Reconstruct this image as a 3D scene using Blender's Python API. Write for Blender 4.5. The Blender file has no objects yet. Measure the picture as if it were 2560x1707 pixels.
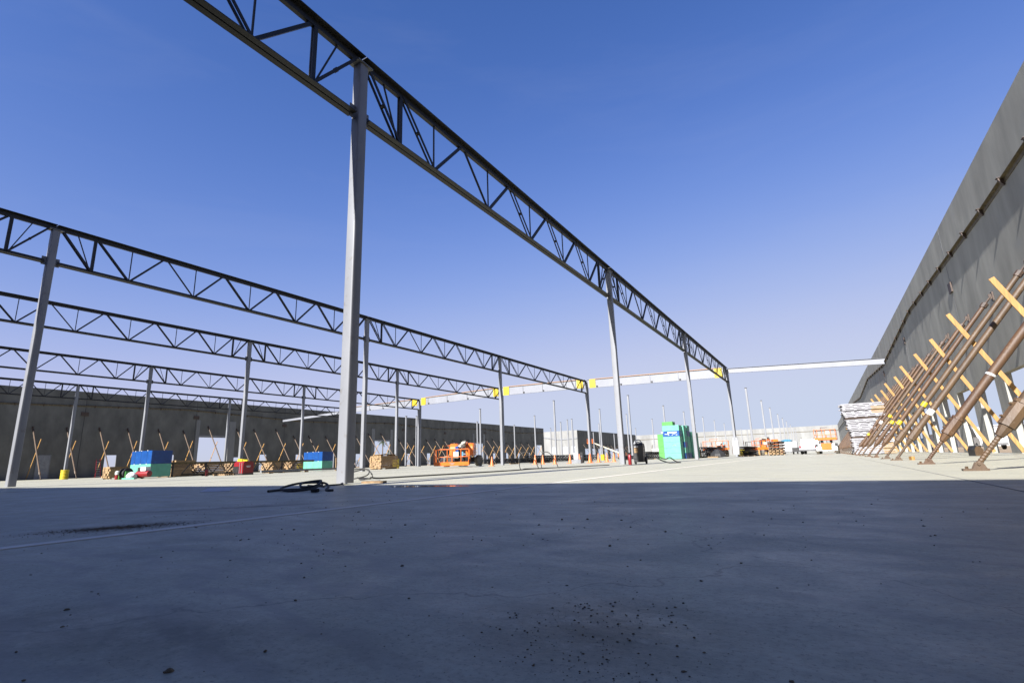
import bpy, math, random
from mathutils import Vector, Matrix
random.seed(7)
R = math.radians
sc = bpy.context.scene
COL = sc.collection

# ------------------------------------------------------------------ camera
PITCH, ROLL, YAW, CAMH = R(12.9955), R(-1.8971), R(30.0826), 0.3322
cy, sy = math.cos(YAW), math.sin(YAW)
fwd = Vector((-sy*math.cos(PITCH), cy*math.cos(PITCH), math.sin(PITCH)))
right = Vector((cy, sy, 0)); up = right.cross(fwd)
r2 = right*math.cos(ROLL) + up*math.sin(ROLL)
u2 = -right*math.sin(ROLL) + up*math.cos(ROLL)
cam_data = bpy.data.cameras.new('camera'); cam = bpy.data.objects.new('camera', cam_data)
COL.objects.link(cam)
cam_data.sensor_width = 36; cam_data.lens = 1295.15/2560*36
cam_data.clip_start = 0.03; cam_data.clip_end = 6000
M = Matrix.Identity(4)
for i in range(3):
    M[i][0] = r2[i]; M[i][1] = u2[i]; M[i][2] = -fwd[i]
M[2][3] = CAMH
cam.matrix_world = M
sc.camera = cam

# ------------------------------------------------------------------ sky and sun
SUN_EL, SUN_AZ = R(35), R(4)
world = bpy.data.worlds.new('World'); sc.world = world; world.use_nodes = True
wn = world.node_tree.nodes; wl = world.node_tree.links
wn.clear()
sky = wn.new('ShaderNodeTexSky'); sky.sky_type = 'NISHITA'; sky.sun_disc = False
sky.sun_elevation = SUN_EL; sky.sun_rotation = R(184)
sky.altitude = 30; sky.air_density = 1.0; sky.dust_density = 0.35; sky.ozone_density = 3.0
bg = wn.new('ShaderNodeBackground'); bg.inputs['Strength'].default_value = 0.05
wo = wn.new('ShaderNodeOutputWorld')
# hazy-blue grade of the whole sky dome, the same in every direction
sep = wn.new('ShaderNodeSeparateColor'); cmb = wn.new('ShaderNodeCombineColor')
wl.new(sky.outputs[0], sep.inputs[0])
for ch, (A, c, g_) in enumerate(((3.49, 2.0, 1.95), (3.97, 2.92, 1.5), (5.0, 2.58, 1.75))):
    nodes = []
    for op, i, v in (('MULTIPLY', 1, 1/c), ('POWER', 1, g_), ('MULTIPLY', 1, -1.0), ('EXPONENT', None, 0), ('SUBTRACT', 0, 1.0), ('MULTIPLY', 1, A)):
        nd = wn.new('ShaderNodeMath'); nd.operation = op
        if i is not None: nd.inputs[i].default_value = v
        nodes.append(nd)
    wl.new(sep.outputs[ch], nodes[0].inputs[0])
    for p_, q_ in zip(nodes[:-1], nodes[1:]): wl.new(p_.outputs[0], q_.inputs[1 if q_.operation == 'SUBTRACT' else 0])
    wl.new(nodes[-1].outputs[0], cmb.inputs[ch])
wtc = wn.new('ShaderNodeTexCoord'); wmp = wn.new('ShaderNodeMapping'); wmp.inputs['Scale'].default_value = (1.2, 1.2, 7.0)
wmp.inputs['Rotation'].default_value = (R(8), R(-12), 0)
wnz = wn.new('ShaderNodeTexNoise'); wnz.inputs['Scale'].default_value = 1.6; wnz.inputs['Detail'].default_value = 7; wnz.inputs['Roughness'].default_value = .62; wnz.inputs['Distortion'].default_value = .6
wrg = wn.new('ShaderNodeMapRange'); wrg.inputs[1].default_value = .50; wrg.inputs[2].default_value = .80; wrg.inputs[4].default_value = .05
wmx = wn.new('ShaderNodeMix'); wmx.data_type = 'RGBA'; wmx.inputs['B'].default_value = (3.5, 3.7, 4.6, 1)
wl.new(wtc.outputs['Generated'], wmp.inputs['Vector']); wl.new(wmp.outputs[0], wnz.inputs['Vector']); wl.new(wnz.outputs['Fac'], wrg.inputs[0])
wl.new(wrg.outputs[0], wmx.inputs['Factor']); wl.new(cmb.outputs[0], wmx.inputs['A'])
wl.new(wmx.outputs['Result'], bg.inputs['Color']); wl.new(bg.outputs[0], wo.inputs['Surface'])
sun_data = bpy.data.lights.new('sun', 'SUN'); sun_data.energy = 5.0; sun_data.angle = R(0.53)
sun_data.color = (1.0, 0.975, 0.975)
sun = bpy.data.objects.new('sun', sun_data); COL.objects.link(sun)
sdir = Vector((math.sin(SUN_AZ)*math.cos(SUN_EL), math.cos(SUN_AZ)*math.cos(SUN_EL), -math.sin(SUN_EL)))
sun.rotation_euler = sdir.to_track_quat('-Z', 'Y').to_euler(); sun.location = (0, -30, 40)
sc.view_settings.view_transform = 'Standard'; sc.view_settings.look = 'None'
sc.view_settings.gamma = 1; sc.view_settings.exposure = 1.75
sc.view_settings.use_curve_mapping = False
sc.render.engine = 'CYCLES'
sc.cycles.max_bounces = 6; sc.cycles.diffuse_bounces = 3; sc.cycles.glossy_bounces = 3

# ------------------------------------------------------------------ materials
ALB = 0.605
def mat(name, col, rough=0.6, metal=0.0, var=0.15, scale=3.0, stretch=(1, 1, 1), bump=0.0, bscale=None,
        col2=None, spot=0.0, spot_scale=8.0, spot_col=(0.05, 0.04, 0.03), detail=6, spec=0.5):
    col = tuple(c*ALB for c in col); spot_col = tuple(c*ALB for c in spot_col); col2 = tuple(c*ALB for c in col2) if col2 else None
    m = bpy.data.materials.new(name); m.use_nodes = True
    nt = m.node_tree; n = nt.nodes; l = nt.links
    b = n['Principled BSDF']
    b.inputs['Roughness'].default_value = rough; b.inputs['Metallic'].default_value = metal
    b.inputs['Specular IOR Level'].default_value = spec
    tc = n.new('ShaderNodeTexCoord'); oi = n.new('ShaderNodeObjectInfo')
    ad = n.new('ShaderNodeVectorMath'); ad.operation = 'ADD'
    ml = n.new('ShaderNodeMath'); ml.operation = 'MULTIPLY'; ml.inputs[1].default_value = 53.0
    l.new(oi.outputs['Random'], ml.inputs[0]); l.new(tc.outputs['Object'], ad.inputs[0]); l.new(ml.outputs[0], ad.inputs[1])
    mp = n.new('ShaderNodeMapping'); mp.inputs['Scale'].default_value = stretch
    l.new(ad.outputs[0], mp.inputs['Vector'])
    nz = n.new('ShaderNodeTexNoise'); nz.inputs['Scale'].default_value = scale; nz.inputs['Detail'].default_value = detail
    nz.inputs['Roughness'].default_value = 0.62
    l.new(mp.outputs[0], nz.inputs['Vector'])
    rp = n.new('ShaderNodeMapRange'); rp.inputs[1].default_value = 0.3; rp.inputs[2].default_value = 0.7
    l.new(nz.outputs['Fac'], rp.inputs[0])
    c2 = col2 if col2 else tuple(max(0, c*(1-2*var)) for c in col)
    c1 = col if col2 else tuple(min(1, c*(1+var)) for c in col)
    mx = n.new('ShaderNodeMix'); mx.data_type = 'RGBA'
    mx.inputs['A'].default_value = (*c2, 1); mx.inputs['B'].default_value = (*c1, 1)
    l.new(rp.outputs[0], mx.inputs['Factor'])
    out = mx.outputs['Result']
    if spot > 0:
        n2 = n.new('ShaderNodeTexNoise'); n2.inputs['Scale'].default_value = spot_scale; n2.inputs['Detail'].default_value = 4
        l.new(ad.outputs[0], n2.inputs['Vector'])
        r3 = n.new('ShaderNodeMapRange'); r3.inputs[1].default_value = 0.60; r3.inputs[2].default_value = 0.72; r3.inputs[4].default_value = spot
        l.new(n2.outputs['Fac'], r3.inputs[0])
        m3 = n.new('ShaderNodeMix'); m3.data_type = 'RGBA'; m3.inputs['B'].default_value = (*spot_col, 1)
        l.new(r3.outputs[0], m3.inputs['Factor']); l.new(out, m3.inputs['A']); out = m3.outputs['Result']
    l.new(out, b.inputs['Base Color'])
    if bump > 0:
        nb = n.new('ShaderNodeTexNoise'); nb.inputs['Scale'].default_value = bscale or scale*4; nb.inputs['Detail'].default_value = 5
        l.new(mp.outputs[0], nb.inputs['Vector'])
        bp = n.new('ShaderNodeBump'); bp.inputs['Strength'].default_value = bump; bp.inputs['Distance'].default_value = 0.02
        l.new(nb.outputs['Fac'], bp.inputs['Height']); l.new(bp.outputs[0], b.inputs['Normal'])
    return m

MT = {}
MT['column'] = mat('column_paint', (0.243, 0.25, 0.262), 0.5, 0, 0.08, 1.2, (1, 1, .4), spot=.5, spot_scale=7, spot_col=(.16, .145, .12))
MT['plate'] = mat('steel_plate_grey', (0.20, 0.20, 0.20), 0.5, 0.2, 0.2, 6)
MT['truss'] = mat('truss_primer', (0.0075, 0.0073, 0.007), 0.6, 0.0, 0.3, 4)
MT['beam'] = mat('beam_paint', (0.255, 0.265, 0.29), 0.5, 0, 0.05, 1.0)
MT['yellow'] = mat('safety_yellow', (0.62, 0.47, 0.012), 0.5, 0, 0.08, 3)
MT['nailer'] = mat('wood_nailer', (0.42, 0.24, 0.12), 0.7, 0, 0.2, 6, (6, .4, 6))
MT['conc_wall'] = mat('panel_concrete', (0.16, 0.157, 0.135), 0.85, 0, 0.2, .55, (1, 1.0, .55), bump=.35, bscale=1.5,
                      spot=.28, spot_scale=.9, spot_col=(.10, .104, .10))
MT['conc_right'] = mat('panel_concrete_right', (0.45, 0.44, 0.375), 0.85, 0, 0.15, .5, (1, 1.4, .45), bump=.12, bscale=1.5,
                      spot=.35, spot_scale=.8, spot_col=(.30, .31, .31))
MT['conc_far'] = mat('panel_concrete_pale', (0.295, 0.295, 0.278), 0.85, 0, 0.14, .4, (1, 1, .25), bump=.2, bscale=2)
MT['ledger'] = mat('ledger_steel_rust', (0.17, 0.13, 0.065), 0.65, 0.1, 0.3, 5)
MT['bracket'] = mat('bracket_rust', (0.085, 0.05, 0.03), 0.6, 0.1, 0.35, 8)
MT['rust'] = mat('pipe_rust', (0.125, 0.060, 0.018), 0.6, 0.0, 0.3, 4, (1, 1, .35), bump=.2, bscale=30, col2=(0.06, 0.028, 0.012), spot=.5, spot_scale=14, spot_col=(.20, .13, .075))
MT['rust2'] = mat('pipe_rust_tan', (0.125, 0.070, 0.027), 0.6, 0.0, 0.3, 4, (1, 1, .35), bump=.2, bscale=30, col2=(0.065, 0.038, 0.018), spot=.5, spot_scale=12, spot_col=(.20, .155, .105))
MT['lumber'] = mat('lumber_yellow', (0.46, 0.245, 0.062), 0.7, 0, 0.2, 3, (8, 8, .5))
MT['wood'] = mat('wood_pale', (0.42, 0.27, 0.125), 0.75, 0, 0.22, 4, (3, 3, 3))
MT['wood2'] = mat('wood_brown', (0.30, 0.19, 0.09), 0.8, 0, 0.25, 4, (3, 3, 3))
MT['osb'] = mat('osb', (0.34, 0.22, 0.10), 0.8, 0, 0.3, 14, bump=.2)
MT['blue'] = mat('blue_wrap', (0.007, 0.07, 0.27), 0.35, 0, 0.1, 2, bump=.5, bscale=5, spot=.3, spot_scale=3, spot_col=(.03, .19, .5))
MT['mint'] = mat('mint_foam', (0.13, 0.46, 0.32), 0.55, 0, 0.10, 2, bump=.3, bscale=5, spot=.3, spot_scale=2.5, spot_col=(.2, .42, .33))
MT['green'] = mat('green_wrap', (0.075, 0.33, 0.055), 0.5, 0, 0.08, 2)
MT['orange'] = mat('lift_orange', (0.80, 0.17, 0.012), 0.4, 0, 0.06, 2)
MT['cream'] = mat('boom_cream', (0.68, 0.62, 0.46), 0.5, 0, 0.05, 2)
MT['black'] = mat('black_steel', (0.022, 0.021, 0.020), 0.5, 0, 0.3, 5)
MT['rubber'] = mat('tyre_dusty', (0.22, 0.195, 0.15), 0.85, 0, 0.3, 5)
MT['darkrub'] = mat('dark_rubber', (0.02, 0.02, 0.02), 0.7, 0, 0.2, 5)
MT['cord'] = mat('cord_dusty', (0.055, 0.052, 0.045), 0.75, 0, 0.4, 30)
MT['white'] = mat('white_paint', (0.74, 0.74, 0.72), 0.4, 0, 0.05, 2)
MT['whiteform'] = mat('white_form', (0.36, 0.355, 0.37), 0.6, 0, 0.10, 5)
MT['grey'] = mat('grey_paint', (0.25, 0.26, 0.27), 0.5, 0, 0.15, 3)
MT['red'] = mat('red_paint', (0.25, 0.008, 0.012), 0.4, 0, 0.1, 2)
MT['cone'] = mat('cone_orange', (0.80, 0.22, 0.06), 0.5, 0, 0.06, 4)
MT['bright'] = mat('reflective_band', (0.8, 0.8, 0.78), 0.4, 0, 0.03, 4)
MT['tarp'] = mat('tarp_blue', (0.10, 0.34, 0.48), 0.5, 0, 0.3, 6)
MT['dirt'] = mat('dirt_clod', (0.24, 0.175, 0.10), 0.95, 0, 0.35, 20)
MT['caulk'] = mat('joint_caulk', (0.86, 0.80, 0.68), 0.6, 0, 0.05, 6, spot=.3, spot_scale=2.2, spot_col=(.5, .45, .38))
MT['jdark'] = mat('joint_dark', (0.22, 0.21, 0.19), 0.8, 0, 0.2, 6)
MT['paper'] = mat('paper', (0.75, 0.75, 0.76), 0.8, 0, 0.04, 6)
MT['leaf'] = mat('leaf_green', (0.05, 0.075, 0.025), 0.7, 0, 0.35, 2)
MT['bark'] = mat('bark', (0.16, 0.12, 0.08), 0.9, 0, 0.3, 4)
MT['bldg'] = mat('warehouse_white', (0.62, 0.58, 0.52), 0.8, 0, 0.06, .3)
MT['ground'] = mat('bare_dirt', (0.34, 0.25, 0.15), 0.95, 0, 0.2, .25, bump=.3, bscale=2)
MT['pickup_paint'] = mat('pickup_silver', (0.62, 0.62, 0.64), 0.3, 0.3, 0.03, 2)
MT['suv_paint'] = mat('suv_dark_blue', (0.03, 0.05, 0.08), 0.3, 0.2, 0.05, 2)
MT['glass'] = mat('dark_glass', (0.02, 0.025, 0.03), 0.08, 0, 0.1, 2)
MT['plastic'] = mat('plastic_sheet', (0.66, 0.68, 0.70), 0.35, 0, 0.08, 6, bump=.6, bscale=8)

def floor_material():
    m = bpy.data.materials.new('slab_concrete'); m.use_nodes = True
    nt = m.node_tree; n = nt.nodes; l = nt.links; b = n['Principled BSDF']
    tc = n.new('ShaderNodeTexCoord')
    def noise(scale, detail=5, rough=.6, stretch=(1, 1, 1), rot=0, dist=0):
        mp = n.new('ShaderNodeMapping'); mp.inputs['Scale'].default_value = stretch; mp.inputs['Rotation'].default_value = (0, 0, rot)
        l.new(tc.outputs['Object'], mp.inputs['Vector'])
        z = n.new('ShaderNodeTexNoise'); z.inputs['Scale'].default_value = scale; z.inputs['Detail'].default_value = detail
        z.inputs['Roughness'].default_value = rough; z.inputs['Distortion'].default_value = dist
        l.new(mp.outputs[0], z.inputs['Vector']); return z.outputs['Fac']
    def rng(src, a, b_, c, d):
        r = n.new('ShaderNodeMapRange'); r.inputs[1].default_value = a; r.inputs[2].default_value = b_
        r.inputs[3].default_value = c; r.inputs[4].default_value = d; l.new(src, r.inputs[0]); return r.outputs[0]
    def mix(f, a, c):
        x = n.new('ShaderNodeMix'); x.data_type = 'RGBA'
        if isinstance(a, tuple): x.inputs['A'].default_value = (*a, 1)
        else: l.new(a, x.inputs['A'])
        x.inputs['B'].default_value = (*c, 1); l.new(f, x.inputs['Factor']); return x.outputs['Result']
    big = noise(.22, 5, .6, dist=.6); mid = noise(1.7, 9, .8, (1, .85, 1), .6, .4); fine = noise(38, 5, .75); speck = noise(95, 3, .7)
    c = mix(rng(big, .3, .7, 0, 1), (.318, .305, .228), (.29, .279, .209))
    c = mix(rng(mid, .42, .72, 0, .42), c, (.235, .23, .178))
    c = mix(rng(fine, .46, .64, 0, .6), c, (.20, .195, .15))
    c = mix(rng(speck, .57, .66, 0, .7), c, (.12, .11, .09))
    stain = noise(.8, 6, .75, (1, 1, 1), .3, .4)
    c = mix(rng(stain, .62, .76, 0, .35), c, (.15, .135, .10))
    pale = noise(1.3, 8, .8, (.6, 1, 1), 1.1, .7)
    c = mix(rng(pale, .55, .70, 0, .28), c, (.36, .345, .29))
    # trowel arcs and wheel scuffs
    wv = n.new('ShaderNodeTexWave'); wv.wave_type = 'RINGS'; wv.rings_direction = 'Z'; wv.inputs['Scale'].default_value = 1.3; wv.inputs['Distortion'].default_value = 7; wv.inputs['Detail'].default_value = 5; wv.inputs['Detail Scale'].default_value = 1.6
    mpw = n.new('ShaderNodeMapping'); mpw.inputs['Location'].default_value = (3, 5, 0); l.new(tc.outputs['Object'], mpw.inputs['Vector']); l.new(mpw.outputs[0], wv.inputs['Vector'])
    gate = noise(.6, 4, .6)
    pm = n.new('ShaderNodeMath'); pm.operation = 'MULTIPLY'; l.new(rng(wv.outputs['Fac'], .62, .95, 0, 1), pm.inputs[0]); l.new(rng(gate, .44, .58, 0, .6), pm.inputs[1])
    c = mix(pm.outputs[0], c, (.20, .195, .165))
    # hairline cracks
    vo = n.new('ShaderNodeTexVoronoi'); vo.feature = 'DISTANCE_TO_EDGE'; vo.inputs['Scale'].default_value = .34
    dn = n.new('ShaderNodeTexNoise'); dn.inputs['Scale'].default_value = 1.4; dn.inputs['Detail'].default_value = 6
    vm = n.new('ShaderNodeVectorMath'); vm.operation = 'MULTIPLY_ADD'; vm.inputs[1].default_value = (.9, .9, 0)
    l.new(tc.outputs['Object'], dn.inputs['Vector']); l.new(dn.outputs['Color'], vm.inputs[0]); l.new(tc.outputs['Object'], vm.inputs[2]); l.new(vm.outputs[0], vo.inputs['Vector'])
    c = mix(rng(vo.outputs['Distance'], 0, .0016, .75, 0), c, (.10, .095, .08))
    # tracked-in dirt where the crumbs lie
    def blot(x, y, sx, sy_, rot, amt):
        mp = n.new('ShaderNodeMapping'); mp.vector_type = 'TEXTURE'; mp.inputs['Location'].default_value = (x, y, 0); mp.inputs['Rotation'].default_value = (0, 0, rot); mp.inputs['Scale'].default_value = (sx, sy_, 1)
        l.new(tc.outputs['Object'], mp.inputs['Vector'])
        ln = n.new('ShaderNodeVectorMath'); ln.operation = 'LENGTH'; l.new(mp.outputs[0], ln.inputs[0])
        q = n.new('ShaderNodeMath'); q.operation = 'MULTIPLY'; l.new(rng(ln.outputs['Value'], .2, 1.0, amt, 0), q.inputs[0]); l.new(rng(noise(7, 8, .8, (1, 1, 1), rot), .30, .52, 0, 1), q.inputs[1])
        return q.outputs[0]
    c = mix(blot(-3.95, 1.74, .6, .3, 1.0, 1.0), c, (.045, .036, .018))
    c = mix(blot(-.45, 1.08, .34, .32, 0, .75), c, (.085, .07, .04))
    c = mix(blot(-4.7, 3.0, 1.2, .18, .85, .8), c, (.075, .065, .045))
    c = mix(blot(-1.4, .62, .8, .25, .2, .6), c, (.09, .08, .055))
    l.new(c, b.inputs['Base Color'])
    rr = noise(2.0, 9, .8, (.8, 1.2, 1), .9, .5)
    l.new(rng(rr, .32, .68, .34, .60), b.inputs['Roughness'])
    b.inputs['Specular IOR Level'].default_value = 0.15
    hb = noise(30, 6, .7, (.7, 1.3, 1), .5, .4)
    bp = n.new('ShaderNodeBump'); bp.inputs['Strength'].default_value = .30; bp.inputs['Distance'].default_value = .004
    l.new(hb, bp.inputs['Height']); l.new(bp.outputs[0], b.inputs['Normal'])
    return m
MT['puddle'] = mat('standing_water', (0.03, 0.03, 0.032), 0.03, 0, 0.1, 2)
MT['floor'] = floor_material()

# ------------------------------------------------------------------ mesh builder
class MB:
    def __init__(s): s.v = []; s.f = []
    def add(s, vs, fs):
        o = len(s.v); s.v += [tuple(p) for p in vs]; s.f += [tuple(i+o for i in f) for f in fs]; return s
    def box(s, c, size, rz=0.0, rx=0.0, ry=0.0):
        a, b, d = size[0]/2, size[1]/2, size[2]/2
        vs = [Vector((x, y, z)) for z in (-d, d) for x, y in ((-a, -b), (a, -b), (a, b), (-a, b))]
        if rz or rx or ry:
            m = Matrix.Rotation(rz, 3, 'Z') @ Matrix.Rotation(ry, 3, 'Y') @ Matrix.Rotation(rx, 3, 'X')
            vs = [m @ p for p in vs]
        c = Vector(c)
        return s.add([p+c for p in vs], [(0, 3, 2, 1), (4, 5, 6, 7), (0, 1, 5, 4), (1, 2, 6, 5), (2, 3, 7, 6), (3, 0, 4, 7)])
    def bx(s, x0, x1, y0, y1, z0, z1):
        return s.box(((x0+x1)/2, (y0+y1)/2, (z0+z1)/2), (abs(x1-x0), abs(y1-y0), abs(z1-z0)))
    def bar(s, p0, p1, w, h, upv=(0, 0, 1)):
        p0, p1 = Vector(p0), Vector(p1); d = (p1-p0).normalized(); u = Vector(upv)
        if abs(d.dot(u)) > .99: u = Vector((1, 0, 0))
        x = d.cross(u).normalized(); y = x.cross(d).normalized()
        vs = [p+x*a*w/2+y*b*h/2 for p in (p0, p1) for a, b in ((-1, -1), (1, -1), (1, 1), (-1, 1))]
        return s.add(vs, [(0, 3, 2, 1), (4, 5, 6, 7), (0, 1, 5, 4), (1, 2, 6, 5), (2, 3, 7, 6), (3, 0, 4, 7)])
    def tube(s, p0, p1, r0, r1=None, n=12, cap=True):
        r1 = r0 if r1 is None else r1
        p0, p1 = Vector(p0), Vector(p1); d = (p1-p0).normalized(); u = Vector((0, 0, 1))
        if abs(d.dot(u)) > .99: u = Vector((1, 0, 0))
        x = d.cross(u).normalized(); y = d.cross(x)
        vs = []
        for p, r in ((p0, r0), (p1, r1)):
            vs += [p+x*r*math.cos(2*math.pi*i/n)+y*r*math.sin(2*math.pi*i/n) for i in range(n)]
        fs = [(i, (i+1) % n, n+(i+1) % n, n+i) for i in range(n)]
        if cap: fs += [tuple(range(n-1, -1, -1)), tuple(range(n, 2*n))]
        return s.add(vs, fs)
    def path(s, pts, r, n=8):
        pts = [Vector(p) for p in pts]; vs = []; N = len(pts)
        for i, p in enumerate(pts):
            d = (pts[min(i+1, N-1)]-pts[max(i-1, 0)]).normalized(); u = Vector((0, 0, 1))
            if abs(d.dot(u)) > .98: u = Vector((1, 0, 0))
            x = d.cross(u).normalized(); y = d.cross(x)
            vs += [p+x*r*math.cos(2*math.pi*k/n)+y*r*math.sin(2*math.pi*k/n) for k in range(n)]
        fs = [(i*n+k, i*n+(k+1) % n, (i+1)*n+(k+1) % n, (i+1)*n+k) for i in range(N-1) for k in range(n)]
        fs += [tuple(range(n-1, -1, -1)), tuple(range((N-1)*n, N*n))]
        return s.add(vs, fs)
    def lathe(s, prof, c=(0, 0, 0), n=16, axis='z'):
        vs = []
        for r, h in prof:
            for k in range(n):
                a = 2*math.pi*k/n; p = (r*math.cos(a), r*math.sin(a), h)
                if axis == 'x': p = (h, r*math.cos(a), r*math.sin(a))
                if axis == 'y': p = (r*math.cos(a), h, r*math.sin(a))
                vs.append((p[0]+c[0], p[1]+c[1], p[2]+c[2]))
        N = len(prof)
        fs = [(i*n+k, i*n+(k+1) % n, (i+1)*n+(k+1) % n, (i+1)*n+k) for i in range(N-1) for k in range(n)]
        fs += [tuple(range(n-1, -1, -1)), tuple(range((N-1)*n, N*n))]
        return s.add(vs, fs)
    def prism(s, poly, a, b, axis='x'):
        """poly: 2-D outline; extruded from a to b along axis"""
        n = len(poly)
        def P(u, v, w): return {'x': (w, u, v), 'y': (u, w, v), 'z': (u, v, w)}[axis]
        vs = [P(u, v, a) for u, v in poly]+[P(u, v, b) for u, v in poly]
        fs = [(i, (i+1) % n, n+(i+1) % n, n+i) for i in range(n)]+[tuple(range(n-1, -1, -1)), tuple(range(n, 2*n))]
        return s.add(vs, fs)
    def mesh(s, name, m, smooth=False):
        me = bpy.data.meshes.new(name); me.from_pydata(s.v, [], s.f); me.materials.append(m)
        import bmesh
        bm = bmesh.new(); bm.from_mesh(me); bmesh.ops.recalc_face_normals(bm, faces=bm.faces); bm.to_mesh(me); bm.free()
        if smooth:
            for p in me.polygons: p.use_smooth = True
            try: me.set_sharp_from_angle(angle=R(40))
            except Exception: pass
        me.update(); return me
    def build(s, name, m, parent=None, loc=(0, 0, 0), rz=0, smooth=False, kind=None):
        o = bpy.data.objects.new(name, s.mesh(name, m, smooth)); COL.objects.link(o)
        o.location = loc; o.rotation_euler = (0, 0, rz)
        if parent: o.parent = parent
        if kind: o['kind'] = kind
        return o

def inst(name, me, parent=None, loc=(0, 0, 0), rot=(0, 0, 0), scale=(1, 1, 1)):
    o = bpy.data.objects.new(name, me); COL.objects.link(o); o.location = loc; o.rotation_euler = rot; o.scale = scale
    if parent: o.parent = parent
    return o
def tag(o, label, cat, group=None):
    o['label'] = label; o['category'] = cat
    if group: o['group'] = group
    return o
def thing(name, label, cat, loc=(0, 0, 0), rz=0, group=None):
    o = bpy.data.objects.new(name, None); COL.objects.link(o); o.location = loc; o.rotation_euler = (0, 0, rz)
    o.empty_display_size = .2
    return tag(o, label, cat, group)
def dup(root, loc, rz, label, group=None):
    r = root.copy(); COL.objects.link(r); r.location = loc; r.rotation_euler = (0, 0, rz); r['label'] = label
    if group: r['group'] = group
    for ch in list(root.children):
        c = ch.copy(); COL.objects.link(c); c.parent = r
        for g in list(ch.children):
            d = g.copy(); COL.objects.link(d); d.parent = c
    return r
ORD = ['first', 'second', 'third', 'fourth', 'fifth', 'sixth', 'seventh', 'eighth', 'ninth', 'tenth', 'eleventh', 'twelfth',
       'thirteenth', 'fourteenth', 'fifteenth', 'sixteenth', 'seventeenth', 'eighteenth', 'nineteenth', 'twentieth']
TENS = {20: 'twenty', 30: 'thirty', 40: 'forty'}
def nth(i):
    if i < 20: return ORD[i]
    t = (i+1)//10*10; u = (i+1) % 10
    return {20: 'twentieth', 30: 'thirtieth', 40: 'fortieth'}[t] if u == 0 else TENS[t]+'-'+ORD[u-1]
# ------------------------------------------------------------------ ground, slab, joints
XR, XLW, YS, YB = 6.5, -86.0, -9.05, 258.0       # right wall, left wall, wall behind the camera, far wall
MB().add([(-3000, -3000, -.06), (3000, -3000, -.06), (3000, 3000, -.06), (-3000, 3000, -.06)], [(0, 1, 2, 3)]).build('ground', MT['ground'], kind='structure')
floor = MB().bx(-96, XR+.3, YS-.3, YB+.3, -.25, 0).build('floor', MT['floor'], kind='structure')
for j, xj in enumerate((-3.48,)):
    MB().bx(xj-.05, xj+.05, YS, 62, .0, .004).build('joint_seal', MT['caulk'], floor)
for xj in (-16.7, -31.6, -45.5, 1.2):
    MB().bx(xj-.006, xj+.006, YS, 120, .0, .003).build('control_joint', MT['jdark'], floor)
for yj in (-.2, 15.8, 32.5, 51.6, 70):
    MB().bx(XLW, XR, yj-.006, yj+.006, .0, .0034).build('control_joint', MT['jdark'], floor)

# ------------------------------------------------------------------ tilt-up walls
def panel_mesh(L, H, T, openings):
    """wall panel in local u (0..L), thickness along +t (0..T), z 0..H with rectangular openings"""
    us = sorted({0, L, *[o[0] for o in openings], *[o[1] for o in openings]})
    zs = sorted({0, H, *[o[2] for o in openings], *[o[3] for o in openings]})
    def solid(i, j):
        if i < 0 or j < 0 or i >= len(us)-1 or j >= len(zs)-1: return False
        u = (us[i]+us[i+1])/2; z = (zs[j]+zs[j+1])/2
        return not any(o[0] < u < o[1] and o[2] < z < o[3] for o in openings)
    q = []
    for i in range(len(us)-1):
        for j in range(len(zs)-1):
            if not solid(i, j): continue
            a, b, c, d = us[i], us[i+1], zs[j], zs[j+1]
            q += [((a, 0, c), (b, 0, c), (b, 0, d), (a, 0, d)), ((a, T, c), (a, T, d), (b, T, d), (b, T, c))]
            if not solid(i-1, j): q.append(((a, 0, c), (a, 0, d), (a, T, d), (a, T, c)))
            if not solid(i+1, j): q.append(((b, 0, c), (b, T, c), (b, T, d), (b, 0, d)))
            if not solid(i, j-1): q.append(((a, 0, c), (a, T, c), (b, T, c), (b, 0, c)))
            if not solid(i, j+1): q.append(((a, 0, d), (b, 0, d), (b, T, d), (a, T, d)))
    return q
def wall_along_y(root, x, sign, bounds, H, ops, m, T=.24):
    """panels of a wall parallel to Y; inner face at x, body on the side of sign"""
    for a, b in zip(bounds[:-1], bounds[1:]):
        o = [(max(0.0, p[0]-a), min(b-a-.02, p[1]-a), p[2], p[3]) for p in ops if p[1] > a and p[0] < b]
        mb = MB()
        for f in panel_mesh(b-a-.02, H, T, o):
            mb.add([(sign*t, u, z) for u, t, z in f], [tuple(range(4))])
        mb.build('panel', m, root, (x-root.location.x, a+.01-root.location.y, 0))
def wall_along_x(root, y, bounds, H, ops, m, T=.24, sign=1):
    for a, b in zip(bounds[:-1], bounds[1:]):
        o = [(max(0.0, p[0]-a), min(b-a-.02, p[1]-a), p[2], p[3]) for p in ops if p[1] > a and p[0] < b]
        mb = MB()
        for f in panel_mesh(b-a-.02, H, T, o):
            mb.add([(u, sign*t, z) for u, t, z in f], [tuple(range(4))])
        mb.build('panel', m, root, (a+.01-root.location.x, y-root.location.y, 0))
def interp(pl, y):
    for (a, za), (b, zb) in zip(pl[:-1], pl[1:]):
        if a <= y <= b: return za+(zb-za)*(y-a)/(b-a)
    return pl[0][1] if y < pl[0][0] else pl[-1][1]
WH = 11.1
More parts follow.
